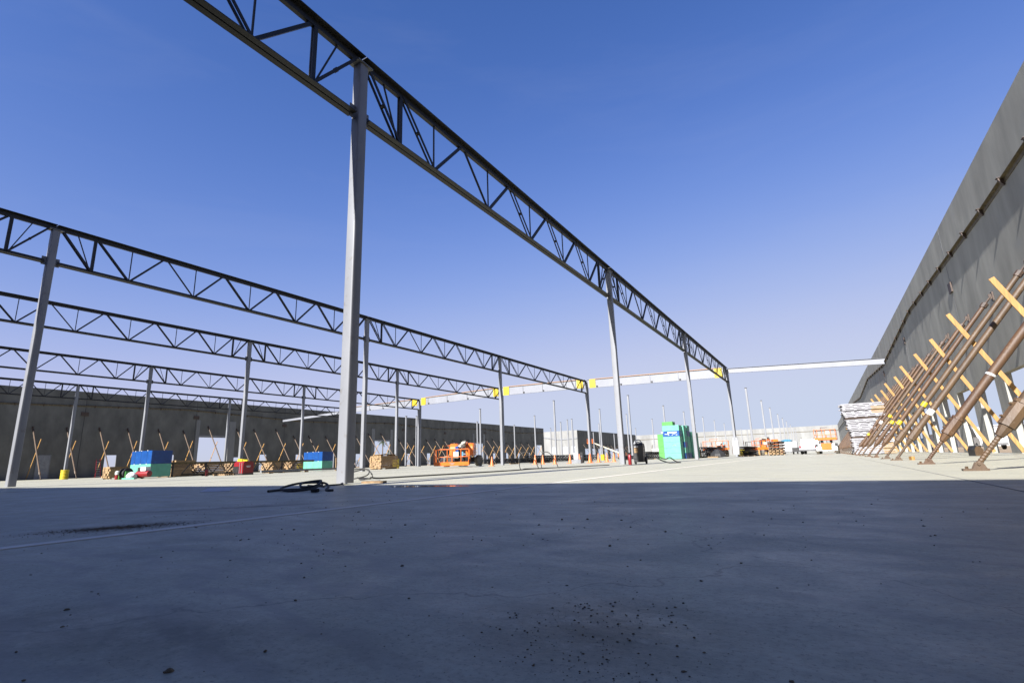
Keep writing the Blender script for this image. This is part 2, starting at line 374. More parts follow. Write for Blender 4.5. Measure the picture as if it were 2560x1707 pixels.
# right wall: a row of dock openings along its foot
wr = thing('wall_right', 'long grey concrete wall with door openings along the right side', 'wall', (XR, YS, 0))
rb = [YS, -1.55]+[-1.55+16.7*k for k in range(1, 16)]+[YB]
rops = []
for k in range(0, 6):
    a = -1.55+16.7*k
    rops += [(a+.82+4.175*i, a+.82+4.175*i+2.95, -1, 3.07) for i in range(4)]
rops = [(a, b, 0, d) for a, b, c, d in rops]
wall_along_y(wr, XR, 1, rb, WH-.1, rops, MT['conc_right'], .26)
RL = [(YS, 8.75), (24.6, 8.98), (43.5, 9.5), (64, 8.6), (84, 9.5), (103, 8.65), (124, 9.4), (145, 8.6), (166, 9.3), (187, 8.6), (YB, 8.7)]
def ledger(root, x, sgn, pl, y0, y1, step, big):
    ys = [y0]+[p[0] for p in pl if y0 < p[0] < y1]+[y1]
    mb = MB()
    for a, b in zip(ys[:-1], ys[1:]):
        za, zb = interp(pl, a), interp(pl, b)
        mb.bar((x+sgn*.012, a, za), (x+sgn*.012, b, zb), .016, .17)
        mb.bar((x+sgn*.075, a, za+.079), (x+sgn*.075, b, zb+.079), .11, .014)
    for v in range(len(mb.v)): mb.v[v] = (mb.v[v][0]-root.location.x, mb.v[v][1]-root.location.y, mb.v[v][2])
    mb.build('ledger_angle', MT['ledger'], root)
    bm = MB(); bm.prism([(0, .11), (sgn*.15, .11), (sgn*.15, .06), (sgn*.03, -.16), (0, -.16)], -.055, .055, 'y')
    bm.bx(0, sgn*.18, -.08, .08, .11, .13)
    me = bm.mesh('ledger_bracket', MT['bracket'])
    y = y0+1.2
    while y < y1-1 and y < big:
        inst('ledger_bracket', me, root, (x-root.location.x+sgn*.02, y-root.location.y, interp(pl, y))); y += step
ledger(wr, XR-.004, -1, RL, 10, YB-2, 2.72, 150)
for y, z in ((31.85, 7.9), (48.55, 8.3), (65.2, 7.9)):
    MB().bx(-.07, -.004, -.28, .28, -.24, .24).build('weld_plate', MT['bracket'], wr, (0, y-YS, z))
# left wall
wlft = thing('wall_left', 'long dark grey concrete wall across the far left side', 'wall', (XLW, YS, 0))
lb = [YS, 0.2, 15.6, 31.76, 46.6, 62.76, 79, 95.2, 111.4, 127.8+3, 146, 160, 169.0]
lops = [(34.76, 36.23, 1.15, 2.97), (42.6, 43.9, 0, 2.95), (47.3, 52.2, 0, 5.7), (53.4, 54.8, 0, 2.48), (58.15, 59.58, 0, 2.92),
        (65.6, 67.0, 0, 2.88), (73.4, 74.8, 0, 2.98), (80.5, 81.9, 0, 2.92), (85.85, 90.8, 0, 5.72), (96.55, 97.9, 0, 2.89),
        (104.0, 105.5, 0, 2.95), (119.5, 120.9, 0, 2.9), (125, 129.6, 0, 5.65), (131.2, 132.2, 0, 2.4), (134.85, 136.4, 0, 2.85),
        (142.5, 144.0, 0, 2.9), (150, 151.4, 0, 2.85), (157.3, 158.6, 0, 2.83), (163, 167.5, 0, 5.5)]
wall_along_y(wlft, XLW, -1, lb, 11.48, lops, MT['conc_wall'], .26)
LL = [(YS, 9.1), (23, 9.25), (45, 9.9), (65.8, 9.1), (75, 9.25), (90, 9.78), (108, 9.07), (130, 9.85), (147, 9.15), (169, 9.9)]
ledger(wlft, XLW+.004, 1, LL, 12, 168.8, 2.8, 170)
for y in (31.76, 46.6, 62.76, 79, 95.2, 111.4, 130.8):
    MB().bx(.004, .09, -.42, .42, -.26, .26).build('weld_plate', MT['bracket'], wlft, (0, y-YS, interp(LL, y)-1.05))
for y0, y1 in ((46.75, 47.3), (52.2, 53.3), (84.9, 85.85), (90.8, 91.6), (124.1, 125), (129.6, 130.5)):
    MB().bx(.0, .06, 0, y1-y0, 0, 8.4).build('pilaster', MT['conc_far'], wlft, (.003, y0-YS, 0))
for y0, y1, z in ((47.3, 52.2, 5.7), (85.85, 90.8, 5.72), (125, 129.6, 5.65)):
    MB().bx(.0, .05, 0, y1-y0, 0, .35).build('lintel_band', MT['conc_far'], wlft, (.003, y0-YS, z))
MB().bx(0, .05, 0, 1.45, 0, 3.0).build('door_leaf', MT['grey'], wlft, (.006, 27.4-YS, .02))
for yy in (0, 1.40):
    MB().bx(0, .07, 0, .05, 0, 3.05).build('door_frame', MT['plate'], wlft, (.006, 27.37+yy-YS, .02))
for y in lb[2:-1]:
    MB().bx(.002, .006, -.035, .035, 0, 11.4).build('panel_joint', MT['black'], wlft, (0, y-YS, 0))
for y in rb[2:10]:
    MB().bx(-.006, -.002, -.02, .02, 3.1, 10.9).build('panel_joint', MT['plate'], wr, (0, y-YS, 0))
# wall behind the camera (its shadow covers the foreground), far corner walls
ws = thing('wall_behind', 'concrete wall behind the viewer whose shadow covers the foreground slab', 'wall', (XLW, YS, 0))
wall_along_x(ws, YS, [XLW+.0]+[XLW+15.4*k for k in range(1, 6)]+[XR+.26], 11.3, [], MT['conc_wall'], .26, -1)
wf = thing('wall_far', 'pale sunlit concrete wall closing the far end', 'wall', (-80, YB, 0))
wall_along_x(wf, YB, [-80+14.4*k for k in range(0, 6)]+[XR], WH-.3, [], MT['conc_far'])
wfl = MB().bx(0, 86.5, -.14, -.002, 8.55, 8.7).build('ledger_angle', MT['ledger'], wf)
wj = thing('wall_corner', 'short pale sunlit wall with three square windows past the left wall', 'wall', (-96, 185, 0))
wall_along_x(wj, 185, [-96, -87.5, -79.9], WH, [(-90.7, -89.2, 2.6, 5.2), (-86.2, -84.3, 2.6, 5.2), (-82.6, -80.9, 2.6, 5.2)], MT['conc_far'])
for x0 in (-90.7, -86.2, -82.6):
    MB().bx(0, 1.8, .12, .14, 0, 2.6).build('window_pane', MT['plastic'], wj, (x0+96, 0, 2.6))
lm = MB(); lm.bar((.2, -.1, 9.2), (8.6, -.1, 7.85), .14, .42, (0, 0, 1)); lm.bar((8.6, -.1, 7.85), (16, -.1, 8.1), .14, .42)
lm.build('ledger_beam', MT['grey'], wj)
wk = thing('wall_return', 'dark shaded wall running back beyond the short pale wall', 'wall', (-79.9, 185.3, 0))
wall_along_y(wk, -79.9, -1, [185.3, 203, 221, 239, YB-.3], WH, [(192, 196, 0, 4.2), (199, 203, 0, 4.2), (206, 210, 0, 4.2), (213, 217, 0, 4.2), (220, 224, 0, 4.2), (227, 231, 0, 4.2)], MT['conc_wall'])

# ------------------------------------------------------------------ steel columns
YR = [7.42, 24.15, 41.04, 62.18]
TX = [-8.2, -25.18, -38.03, -52.98, -68.0]
TH = [9.6, 9.9, 10.18, 9.94, 9.70]
def rsq(w, r=.028, n=3):
    out = []
    for cx, cyy, a0 in ((1, 1, 0), (-1, 1, 90), (-1, -1, 180), (1, -1, 270)):
        for k in range(n+1):
            a = R(a0+90*k/n); out.append((cx*(w/2-r)+r*math.cos(a), cyy*(w/2-r)+r*math.sin(a)))
    return out
_shaft = {}
def shaft_mesh(w, h):
    key = (round(w, 3), round(h, 2))
    if key not in _shaft:
        _shaft[key] = MB().prism(rsq(w), .02, h, 'z').mesh('shaft', MT['column'], True)
    return _shaft[key]
cap_me = MB().box((0, 0, .012), (.34, .46, .024)).mesh('cap_plate', MT['plate'])
base_me = MB().box((0, 0, .0125), (.40, .40, .025)).mesh('base_plate', MT['plate'])
stab_me = MB().box((0, 0, 0), (.02, .16, .34)).mesh('stabilizer_plate', MT['plate'])
LINE = ['nearest truss line', 'second truss line', 'third truss line', 'fourth truss line', 'leftmost truss line']
POS = ['nearest', 'second', 'third', 'far-end']
for li, (x, h) in enumerate(zip(TX, TH)):
    for k, y in enumerate(YR):
        if li >= 2 and k == 0: continue
        c = thing('steel_column', f'grey steel column, {POS[k]} one under the {LINE[li]}', 'column', (x, y, 0), 0, 'grey columns carrying the trusses')
        w = .25 if k < 3 else .27
        if k == 3:
            inst('shaft', shaft_mesh(.24, h-1.45), c, (0, -.17, 0)); inst('shaft', shaft_mesh(.3, h-.02), c, (0, .17, 0))
            MB().bx(-.2, .2, -.36, .02, 0, .05).build('seat_plate', MT['plate'], c, (0, 0, h-1.45))
        else:
            inst('shaft', shaft_mesh(w, h-.024), c)
            for s in (-1, 1):
                inst('stabilizer_plate', stab_me, c, (0, s*(w/2+.078), h-1.34))
        inst('cap_plate', cap_me, c, (0, 0, h-.024))
rows = [79.0, 100.1, 117.1, 138.2, 154.5, 171.5, 192.5, 210, 228]
BH = [9.28, 9.77, 10.06, 9.82, 9.55]
for li, x in enumerate(TX):
    for k, y in enumerate(rows):
        if k > 6 and li > 1: continue
        h = BH[li]-(.3*k/6 if li in (0, 1, 4) else .02*k)
        c = thing('bare_column', f'bare pale column without a truss, {nth(k)} one past the beam, {["rightmost row", "second row from right", "third row from right", "fourth row from right", "leftmost row"][li]}', 'column',
                  (x, y, 0), 0, 'bare columns standing beyond the white beam')
        inst('shaft', shaft_mesh(.25, 9.6), c, (0, 0, 0), (0, 0, 0), (1, 1, h/9.6))
        inst('cap_plate', cap_me, c, (0, 0, h))
for i, (x, y, h) in enumerate(((-52.98, 113.2, 9.0), (-68, 76, 9.4), (-46, 104, 8.8))):
    c = thing('bare_column', f'slim extra bare column {["beside the fourth row past the beam", "near the left wall past the beam", "between the third and fourth rows"][i]}', 'column', (x, y, 0), 0, 'bare columns standing beyond the white beam')
    inst('shaft', shaft_mesh(.25, 9.6), c, (0, 0, 0), (0, 0, 0), (1, 1, h/9.6)); inst('cap_plate', cap_me, c, (0, 0, h))

# ------------------------------------------------------------------ open-web girders (one thing per bay)
def angle_pair(mb, y0, y1, z, leg, t, gap, down):
    s = -1 if down else 1
    for sx in (-1, 1):
        mb.bx(sx*gap/2, sx*(gap/2+t), y0, y1, z, z+s*leg)
        mb.bx(sx*(gap/2+t), sx*(gap/2+leg), y0, y1, z, z+s*t)
def bay_parts(L):
    """list of (name, mesh) in local coordinates: y 0..L, z 0 = top of the column"""
    zt, zb = .19, -1.42
    P = []
    m = MB(); angle_pair(m, .012, L-.012, zt, .16, .02, .03, True); m.bx(-.05, .05, .012, L-.012, .0, .10); P.append(('top_chord', m))
    m = MB(); angle_pair(m, .20, L-.20, zb, .13, .018, .03, False); P.append(('bottom_chord', m))
    k = L/16.73
    a = 1.35*k; bn = [2.73*k, 5.5*k, L/2, L-5.5*k, L-2.73*k]; tn = [4.1*k, 6.9*k, L-6.9*k, L-4.1*k]
    z0, z1 = zb+.08, zt-.1
    def dbl(p0, p1, w, sep):
        m = MB()
        for s in (-1, 1): m.bar((s*sep, *p0), (s*sep, *p1), w*1.15, w*.45, (1, 0, 0))
        mid = ((p0[0]+p1[0])/2, (p0[1]+p1[1])/2); m.box((0, *mid), (2*sep, .07, .07))
        return m
    def sgl(p0, p1, w):
        m = MB(); m.bar((0, *p0), (0, *p1), w, w, (1, 0, 0)); return m
    P.append(('diagonal', dbl((.16, z1), (a-.04, z0), .062, .058))); P.append(('diagonal', dbl((L-.16, z1), (L-a+.04, z0), .062, .058)))
    P.append(('post', dbl((a, z0), (a, z1), .085, .03))); P.append(('post', dbl((L-a, z0), (L-a, z1), .085, .03)))
    P.append(('strut', sgl((a*.52, z1+.02), (a-.06, z0), .034))); P.append(('strut', sgl((L-a*.52, z1+.02), (L-a+.06, z0), .034)))
    tops = [a]+tn[:2]+tn[2:]+[L-a]
    for i, b in enumerate(bn):
        P.append(('diagonal', dbl((tops[i]+.05, z1), (b-.04, z0), .055, .05) if i != 1 else sgl((tops[i]+.05, z1), (b-.04, z0), .05)))
        P.append(('diagonal', sgl((b+.04, z0), (tops[i+1]-.05, z1), .078)))
        P.append(('hanger', sgl((b, z0), (b, z1+.02), .034)))
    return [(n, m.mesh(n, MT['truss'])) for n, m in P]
bays = {}
def girder(x, h, y0, y1, label):
    key = round(y1-y0, 1)
    if key not in bays: bays[key] = bay_parts(y1-y0)
    g = thing('joist_girder', label, 'truss', (x, y0, h), 0, 'black open-web girders on the grey columns')
    for n, me in bays[key]: inst(n, me, g)
BN = ['nearest bay', 'second bay', 'third bay', 'far bay']
for li, (x, h) in enumerate(zip(TX, TH)):
    ys = [7.42-16.72]+YR
    for k in range(4):
        if li >= 2 and k == 0: continue
        girder(x, h, ys[k]+(.25 if k == 0 else 0), ys[k+1]-(.02 if k == 1 else 0), f'black open-web girder, {BN[k]} of the {LINE[li]}')

# ------------------------------------------------------------------ white beams at the far end of the trusses
def wbeam(name, label, x0, x1, a, b, y, yellow=(1, 1), nailer=True, flange=.22, plates=()):
    """plate beam from x0 to x1; a, b = (bottom, top) at both ends"""
    g = thing(name, label, 'beam', (x0, y, 0), 0, 'white beams across the truss ends')
    L = x1-x0
    m = MB()
    def quadbox(t0, t1, f0, f1, y0, y1):
        v = []
        for yy in (y0, y1):
            for t, f in ((t0, f0), (t1, f0), (t1, f1), (t0, f1)):
                zb_ = a[0]+(b[0]-a[0])*t; zt_ = a[1]+(b[1]-a[1])*t
                v.append((L*t, yy, zb_+(zt_-zb_)*f))
        return v, [(0, 1, 2, 3), (7, 6, 5, 4), (0, 4, 5, 1), (1, 5, 6, 2), (2, 6, 7, 3), (3, 7, 4, 0)]
    e = .022
    m.add(*quadbox(0, 1, e, 1-e, -.02, .02))
    m.add(*quadbox(0, 1, 0, e, -flange/2, flange/2)); m.add(*quadbox(0, 1, 1-e, 1, -flange/2, flange/2))
    m.build('plate_girder', MT['beam'], g)
    if nailer:
        n = MB(); v, f = quadbox(.03, .97, 1.002, 1.075, -flange/2-.02, flange/2); n.add(v, f); n.build('nailer', MT['nailer'], g)
    for s, t0, t1 in ((0, .02, 1.15/L), (1, 1-1.15/L, .98)):
        if yellow[s]:
            n = MB(); n.add(*quadbox(t0, t1, -.01, 1.03, -.125, -.02-.012)); n.build('end_panel', MT['yellow'], g)
    for t in plates:
        n = MB(); n.add(*quadbox(t-.1/L, t+.1/L, .06, .22, -.12, -.021)); n.build('clip_plate', MT['black'], g)
        n = MB(); n.add(*quadbox(t-.012, t-.012+.03/L, e, 1-e, -.10, -.021)); n.build('stiffener', MT['beam'], g)
    return g
yb = 62.18
wbeam('steel_beam', 'thin white beam from the left wall to the leftmost truss end', XLW, TX[4]-.15, (8.8, 9.2), (9.25, 9.72), yb, (0, 0), False)
wbeam('steel_beam', 'white beam between the leftmost and fourth truss ends, partly behind the nearest column', TX[4]+.15, TX[3]-.15, (9.25, 10.05), (9.2, 10.2), yb, (1, 1), True, .22, (.3, .5, .7))
wbeam('steel_beam', 'white beam with yellow ends between the fourth and third truss ends', TX[3]+.15, TX[2]-.15, (9.2, 10.25), (9.35, 10.5), yb, (1, 1), True, .22, (.12, .37, .62, .87))
wbeam('steel_beam', 'white beam with yellow ends between the third and second truss ends', TX[2]+.15, TX[1]-.15, (9.38, 10.5), (9.22, 10.3), yb, (1, 1), True, .22, (.28, .52, .8))
wbeam('steel_beam', 'long white beam with yellow ends between the second and nearest truss ends', TX[1]+.15, TX[0]-.15, (9.16, 10.22), (8.78, 9.82), yb, (1, 1), True, .22, (.08, .27, .5, .7))
wbeam('steel_beam', 'slender white beam from the nearest truss end to the right wall', TX[0]+.15, XR-.02, (9.2, 9.72), (8.48, 9.08), yb, (0, 0), False, .24)

# ------------------------------------------------------------------ wall braces
def brace(x0, x1, y, z1, label, group, m, tape=None, detail=True, bits=True):
    """pipe from a shoe on the slab at x0 to a shoe on the wall at x1, height z1"""
    g = thing('pipe_brace', label, 'brace', (x0, y, 0), 0, group)
    s = 1 if x1 > x0 else -1
    A = Vector((0, 0, .09)); B = Vector((x1-x0-s*.10, 0, z1)); d = (B-A).normalized(); Ln = (B-A).length
    n = 14 if detail else 8
    g0, g1, g2 = (.62, 1.0, Ln-.45)
    MB().tube(A+d*g1*.98, A+d*g2, .082, n=n).build('pipe', m, g, smooth=True)
    cl = MB().tube(A+d*g0, A+d*g1, .105, n=8 if detail else 6)
    if detail:
        cl.tube(A+d*(g1-.03), A+d*(g1+.02), .112, n=12)
        ax = Vector((0, 1, 0)); up_ = d.cross(ax)
        for k in (.72, .92):
            for sg in (-1, 1): cl.tube(A+d*k+ax*.03*sg-up_*.10, A+d*k+ax*.03*sg+up_*.125, .014, n=6)
        cl.tube(A+d*.46, A+d*g0, .05, .085, n=8)
    cl.build('adjuster_sleeve', m, g)
    sr = MB()
    if detail:
        prof = []
        for i in range(26): prof.append((.036 if i % 2 else .029, i*.022))
        vs = MB().lathe(prof, n=8)
        rot = d.to_track_quat('Z', 'Y').to_matrix()
        sr.add([rot @ Vector(v)+A*.9 for v in vs.v], vs.f)
    else: sr.tube(A, A+d*g0, .034, n=6)
    sr.build('screw_rod', m, g)
    sh = MB().bx(-.18, .10, -.06, .06, .0, .028)
    sh.prism([(-.075, .025), (.085, .025), (.045, .115), (-.03, .115)], -.045, -.028, 'y'); sh.prism([(-.075, .025), (.085, .025), (.045, .115), (-.03, .115)], .028, .045, 'y')
    sh.tube((0, -.06, .09), (0, .06, .09), .018, n=8); sh.tube((-.13, 0, .025), (-.13, 0, .06), .02, n=6)
    sh.build('foot_shoe', m, g)
    tp = MB().tube(A+d*(g2-.02), A+d*(g2+.16), .115, n=8)
    tp.tube(A+d*(g2+.14), A+d*Ln, .04, n=6); tp.box((x1-x0-s*.03, 0, z1+.02), (.05, .18, .34)); tp.box((x1-x0-s*.10, 0, z1+.02), (.10, .05, .2))
    tp.build('wall_shoe', MT['bracket'], g)
    if tape:
        c, t0, t1 = tape
        MB().tube(A+d*t0, A+d*t1, .087, n=n, cap=False).build('tape_band', MT[c], g, smooth=True)
    return g
def board(xb, xt, zt, y, label, group, m='lumber'):
    g = MB().bar((0, 0, .05), (xt-xb, 0, zt), .13, .04, (0, 1, 0))
    o = g.build('wood_brace', MT[m], None, (xb, y, 0))
    return tag(o, label, 'board', group)
YRB = [9.55, 13.6, 18.7, 21.8, 26.06, 30.0, 34.5, 38.6, 43.0, 47.1, 51.2, 55.4, 59.6, 63.8, 68, 72.2, 76.4, 80.6, 84.8, 89, 93.2, 97.4, 101.6, 105.8, 110, 114.2, 118.4, 122.6]
tapes = {1: ('bright', 2.02, 2.06), 2: ('bright', 1.45, 1.62), 3: ('yellow', 2.0, 2.16), 4: ('yellow', 1.5, 1.68), 5: ('yellow', 1.75, 1.9), 6: ('yellow', 2.4, 2.55), 7: ('bright', 2.2, 2.4), 8: ('yellow', 1.5, 1.65)}
for i, y in enumerate(YRB):
    brace(1.8, XR, y, 5.93, f'rusty pipe brace, {nth(i)} from the viewer along the right wall', 'pipe braces propping the right wall',
          MT['rust'] if i % 3 in (1, 2) and i not in (2,) else MT['rust2'], tapes.get(i), i < 10)
for i, y in enumerate(YRB):
    if i == 2: y = 17.2
    jit = random.uniform(-.12, .12)
    board(XR-.18, 4.33+jit, 4.58-jit*.8, y+.14, f'yellow lumber board, {nth(i)} from the viewer, crossing a pipe brace by the right wall', 'lumber boards at the right wall braces')
YLB = [(26.5, 6.4), (30, 6.43), (33.65, 6.55), (37.1, 6.55), (41.2, 6.6), (44.8, 6.55), (48.63, 7.34), (53.5, 7.1), (56.7, 7.15), (61, 7.3), (64.8, 6.2), (68.25, 6.3),
       (72.27, 6.3), (76.2, 6.4), (80.16, 6.64), (83.86, 7.17), (87.73, 7.27), (93.5, 6.1), (95.6, 6.33), (99.1, 6.4), (103.5, 6.3), (106.9, 6.5), (110.6, 6.5), (114.5, 6.3),
       (118.4, 6.4), (122, 6.5), (125.8, 6.9), (130.8, 7.0), (134.4, 7.0), (138.4, 6.4), (142.6, 6.0), (147, 6.3), (151.5, 6.3), (156, 6.3), (161, 6.6)]
for i, (y, z) in enumerate(YLB):
    brace(XLW+z*.78, XLW, y, z, f'tan pipe brace, {nth(i)} from the left edge along the left wall', 'pipe braces propping the left wall', MT['rust2'], None, False)
    jit = random.uniform(-.2, .2)
    board(XLW+.2, XLW+2.9+jit, 4.75-jit, y+.14, f'yellow lumber board, {nth(i)} from the left edge, crossing a brace at the left wall', 'lumber boards at the left wall braces')

for i in range(15):
    brace(-75.2, -79.9, 189.5+i*4.3, 6.0, f'tan pipe brace, {nth(i)} from the near end of the far dark wall', 'pipe braces at the far dark wall', MT['rust2'], None, False)
for i in range(17):
    b_ = brace(0, 4.7, 0, 5.9, f'dark pipe brace, {nth(i)} from the left along the pale far wall', 'pipe braces at the pale far wall', MT['rust'], None, False)
    b_.location = (-72+i*4.6, YB-4.7, 0); b_.rotation_euler = (0, 0, R(90))
# ------------------------------------------------------------------ floor clutter near the viewer
def smooth_pts(pts, n=6):
    out = []
    P = [Vector(p) for p in pts]
    for i in range(len(P)-1):
        p0, p1, p2, p3 = P[max(i-1, 0)], P[i], P[i+1], P[min(i+2, len(P)-1)]
        for k in range(n):
            t = k/n
            out.append(.5*((2*p1)+(p2-p0)*t+(2*p0-5*p1+4*p2-p3)*t*t+(3*p1-p0-3*p2+p3)*t**3))
    out.append(P[-1]); return out
def hose(name, pts, r, m, label, cat, n=6):
    o = MB().path(smooth_pts(pts, n), r, 8).build(name, MT[m], smooth=True)
    return tag(o, label, cat)
hz = .026
coil = [(-7.55, 4.92, hz), (-7.75, 5.3, hz), (-7.45, 5.72, hz), (-7.0, 5.75, .09), (-6.55, 5.45, .10), (-6.45, 5.15, .05), (-6.9, 5.0, hz), (-7.4, 5.1, .06), (-7.6, 5.5, .12), (-7.2, 5.8, .17),
        (-6.7, 5.55, .16), (-6.5, 5.3, .10), (-6.8, 5.2, .08), (-7.2, 5.45, .14), (-7.0, 5.8, .13), (-6.5, 5.6, .07), (-6.2, 5.35, hz), (-5.9, 5.22, hz), (-5.75, 5.2, hz)]
coil = [(-6.72+(x+6.9)*.62, 5.3+(y-5.3)*.8, .018+(z-hz)*.8) for x, y, z in coil]
hose('welding_cable', coil, .017, 'cord', 'thick dark cable coiled in a heap on the shaded slab', 'cable')
tag(MB().lathe([(.0, -.06), (.028, -.055), (.03, .0), (.025, .05), (0, .06)], n=10, axis='x').build('plug', MT['darkrub'], None, (-6.1, 5.0, .03), .3, True), 'dark cable plug lying beside the coiled cable', 'plug')
hose('power_cord', [(-7.2, 5.75, .06), (-7.25, 6.1, hz), (-7.55, 6.4, hz), (-7.6, 6.8, hz), (-8.0, 7.15, hz), (-8.4, 7.6, .03), (-8.9, 8.0, .05), (-9.2, 8.5, .2), (-9.0, 8.8, .26), (-8.85, 8.6, .12), (-9.2, 8.3, .06),
                    (-9.5, 8.6, .22), (-9.25, 8.95, .27), (-9.0, 8.95, .1), (-9.4, 9.1, hz), (-9.9, 9.4, hz), (-10.1, 9.9, hz)], .014, 'cord', 'dark cord looping across the slab to the nearest column', 'cord')
cab = [(-10.3, 9.7, .05), (-10.1, 9.95, .02), (-9.9, 9.8, .05), (-9.9, 10.1, .02), (-9.85, 11.2, .02), (-9.7, 12.5, .02), (-9.55, 14, .02), (-9.5, 16, .02), (-9.7, 17.4, .02), (-9.85, 18.4, .02), (-9.7, 19.4, .02), (-9.3, 20.8, .02), (-9.0, 22.2, .02), (-8.6, 23.4, .02)]
hose('long_cable', cab, .02, 'cord', 'long dark cable running along the slab towards the second column', 'cable', 5)
for i, (cx, cyy, rr) in enumerate(((-10.0, 18.3, .55), (-9.4, 18.9, .5))):
    pts = [(cx+.25*math.cos(a)*rr*2, cyy+rr*math.cos(a+1)*.8, .03+max(0, math.sin(a))*.62) for a in [k*math.pi/5 for k in range(11)]]
    hose('cable_loop', pts, .015, 'cord', ['loop of cable standing up off the long cable, left one', 'loop of cable standing up off the long cable, right one'][i], 'cable', 4)
tag(MB().box((0, 0, .03), (.5, .24, .004), .5, .2).build('paper_sheet', MT['paper'], None, (-8.8, 5.25, 0)), 'loose white paper sheet on the shaded slab', 'paper')
tag(MB().box((0, 0, .02), (.5, .13, .04), .2).build('wood_offcut', MT['wood2'], None, (-7.75, 7.75, 0)), 'dark flat strip on the slab beside the nearest column', 'offcut')

pud = [(-6.1, 6.4), (-5.9, 6.3), (-5.5, 6.24), (-5.1, 6.3), (-4.75, 6.38), (-4.5, 6.46), (-4.8, 6.55), (-5.2, 6.58), (-5.6, 6.54), (-5.9, 6.5)]
tag(MB().add([(x, y, .0035) for x, y in pud], [tuple(range(len(pud)))]).build('puddle', MT['puddle']), 'small puddle of water at the edge of the shade', 'puddle')
# dirt clods and crumbs
def clod_mesh(seed):
    rnd = random.Random(seed); m = MB(); n = 7; prof = [(.25, 0), (.5, .12), (.52, .3), (.33, .48), (.08, .56)]
    vs = []; 
    for r, h in prof:
        for k in range(n):
            a = 2*math.pi*k/n; q = r*rnd.uniform(.7, 1.25); vs.append((q*math.cos(a), q*math.sin(a)*.8, h*rnd.uniform(.7, 1.2)))
    N = len(prof); fs = [(i*n+k, i*n+(k+1) % n, (i+1)*n+(k+1) % n, (i+1)*n+k) for i in range(N-1) for k in range(n)]+[tuple(range(n-1, -1, -1)), tuple(range((N-1)*n, N*n))]
    return m.add(vs, fs)
clods = [clod_mesh(i).mesh('dirt_clod', MT['dirt'], True) for i in range(5)]
big = [(-2.35, .52, .028, 'far left of the foreground'), (-1.72, .66, .03, 'left of the foreground, by a small crumb'), (-1.28, 1.42, .032, 'alone right of the pale joint'), (-1.02, .55, .034, 'lowest left of centre'),
       (-.84, .50, .03, 'bottom edge left of centre'), (-.74, .62, .022, 'bottom edge below the left clods'), (-2.6, 2.0, .034, 'beside the pale joint'), (-2.1, 2.35, .036, 'in front of the nearest column'),
       (-1.35, 2.55, .03, 'middle of the shaded slab'), (-1.0, 2.85, .034, 'right of the middle of the shaded slab'), (-.24, .92, .02, 'bottom edge right of the crumb patch'), (-.09, .95, .022, 'bottom right of the foreground'),
       (-.15, 1.55, .016, 'alone right of the crumb patch'), (.35, 2.1, .016, 'on the right of the shaded slab'), (-.5, .84, .014, 'bottom edge below the crumb patch'), (-3.05, 2.9, .04, 'just past the pale joint')]
for i, (x, y, s, w) in enumerate(big):
    o = inst('dirt_clod', clods[i % 5], None, (x, y, -.002), (0, 0, i*1.3), (s*.45, s*.45, s*.36))
    tag(o, 'brown dirt clod lying '+w, 'clod', 'brown dirt clods on the shaded slab')
def crumbs(name, label, spec, seed, kindlab='dirt'):
    rnd = random.Random(seed); m = MB()
    protos = [clod_mesh(100+i) for i in range(3)]
    for (x, y, sx, sy2, n, s0, s1, rot) in spec:
        for _ in range(n):
            u, v = rnd.gauss(0, 1), rnd.gauss(0, 1)
            px = x+u*sx*math.cos(rot)-v*sy2*math.sin(rot); py = y+u*sx*math.sin(rot)+v*sy2*math.cos(rot)
            if px > XR-.5: continue
            s = (s0+(s1-s0)*rnd.random()**3)*.5; fl = rnd.uniform(.35, .7); a = rnd.random()*6.3; q = protos[rnd.randrange(3)]
            ca, sa = math.cos(a)*s, math.sin(a)*s
            m.add([(px+vx*ca-vy*sa, py+vx*sa+vy*ca, vz*s*fl) for vx, vy, vz in q.v], q.f)
    o = m.build(name, MT['dirt'], kind='stuff'); o['label'] = label; o['category'] = kindlab
    return o
crumbs('dirt_crumbs', 'patch of brown dirt crumbs scattered on the shaded slab', [(-.45, 1.12, .13, .12, 320, .003, .014, .4), (-.42, .92, .12, .06, 110, .003, .013, 0), (-.30, .86, .1, .03, 90, .003, .012, 0), (-1.9, 1.6, 1.2, .8, 130, .004, .02, .2), (-1.3, 2.4, .9, .6, 90, .005, .024, .4),
        (-.5, 3.0, 1.5, 1.0, 110, .004, .018, .3), (-1.6, .75, .7, .25, 90, .003, .012, 0), (.3, 2.0, .7, .8, 70, .003, .012, 0), (-2.0, 2.2, 1.0, .9, 70, .014, .034, .3), (-1.2, 1.2, .9, .5, 45, .008, .022, .2), (-4.2, 4.2, 1.0, .8, 25, .016, .04, .3), (0, 3.5, 1.2, 1.0, 25, .014, .03, 0)], 3)
crumbs('dirt_smear', 'dark dirt smeared along the pale slab joint', [(-3.95, 1.74, .17, .07, 2200, .004, .022, 1.0), (-3.85, 1.66, .26, .1, 800, .003, .014, 1.0), (-3.4, 1.9, .25, .06, 120, .004, .014, 1.1), (-4.3, 2.6, .5, .05, 120, .004, .018, .9), (-4.9, 3.2, .4, .06, 70, .004, .018, .8)], 5)

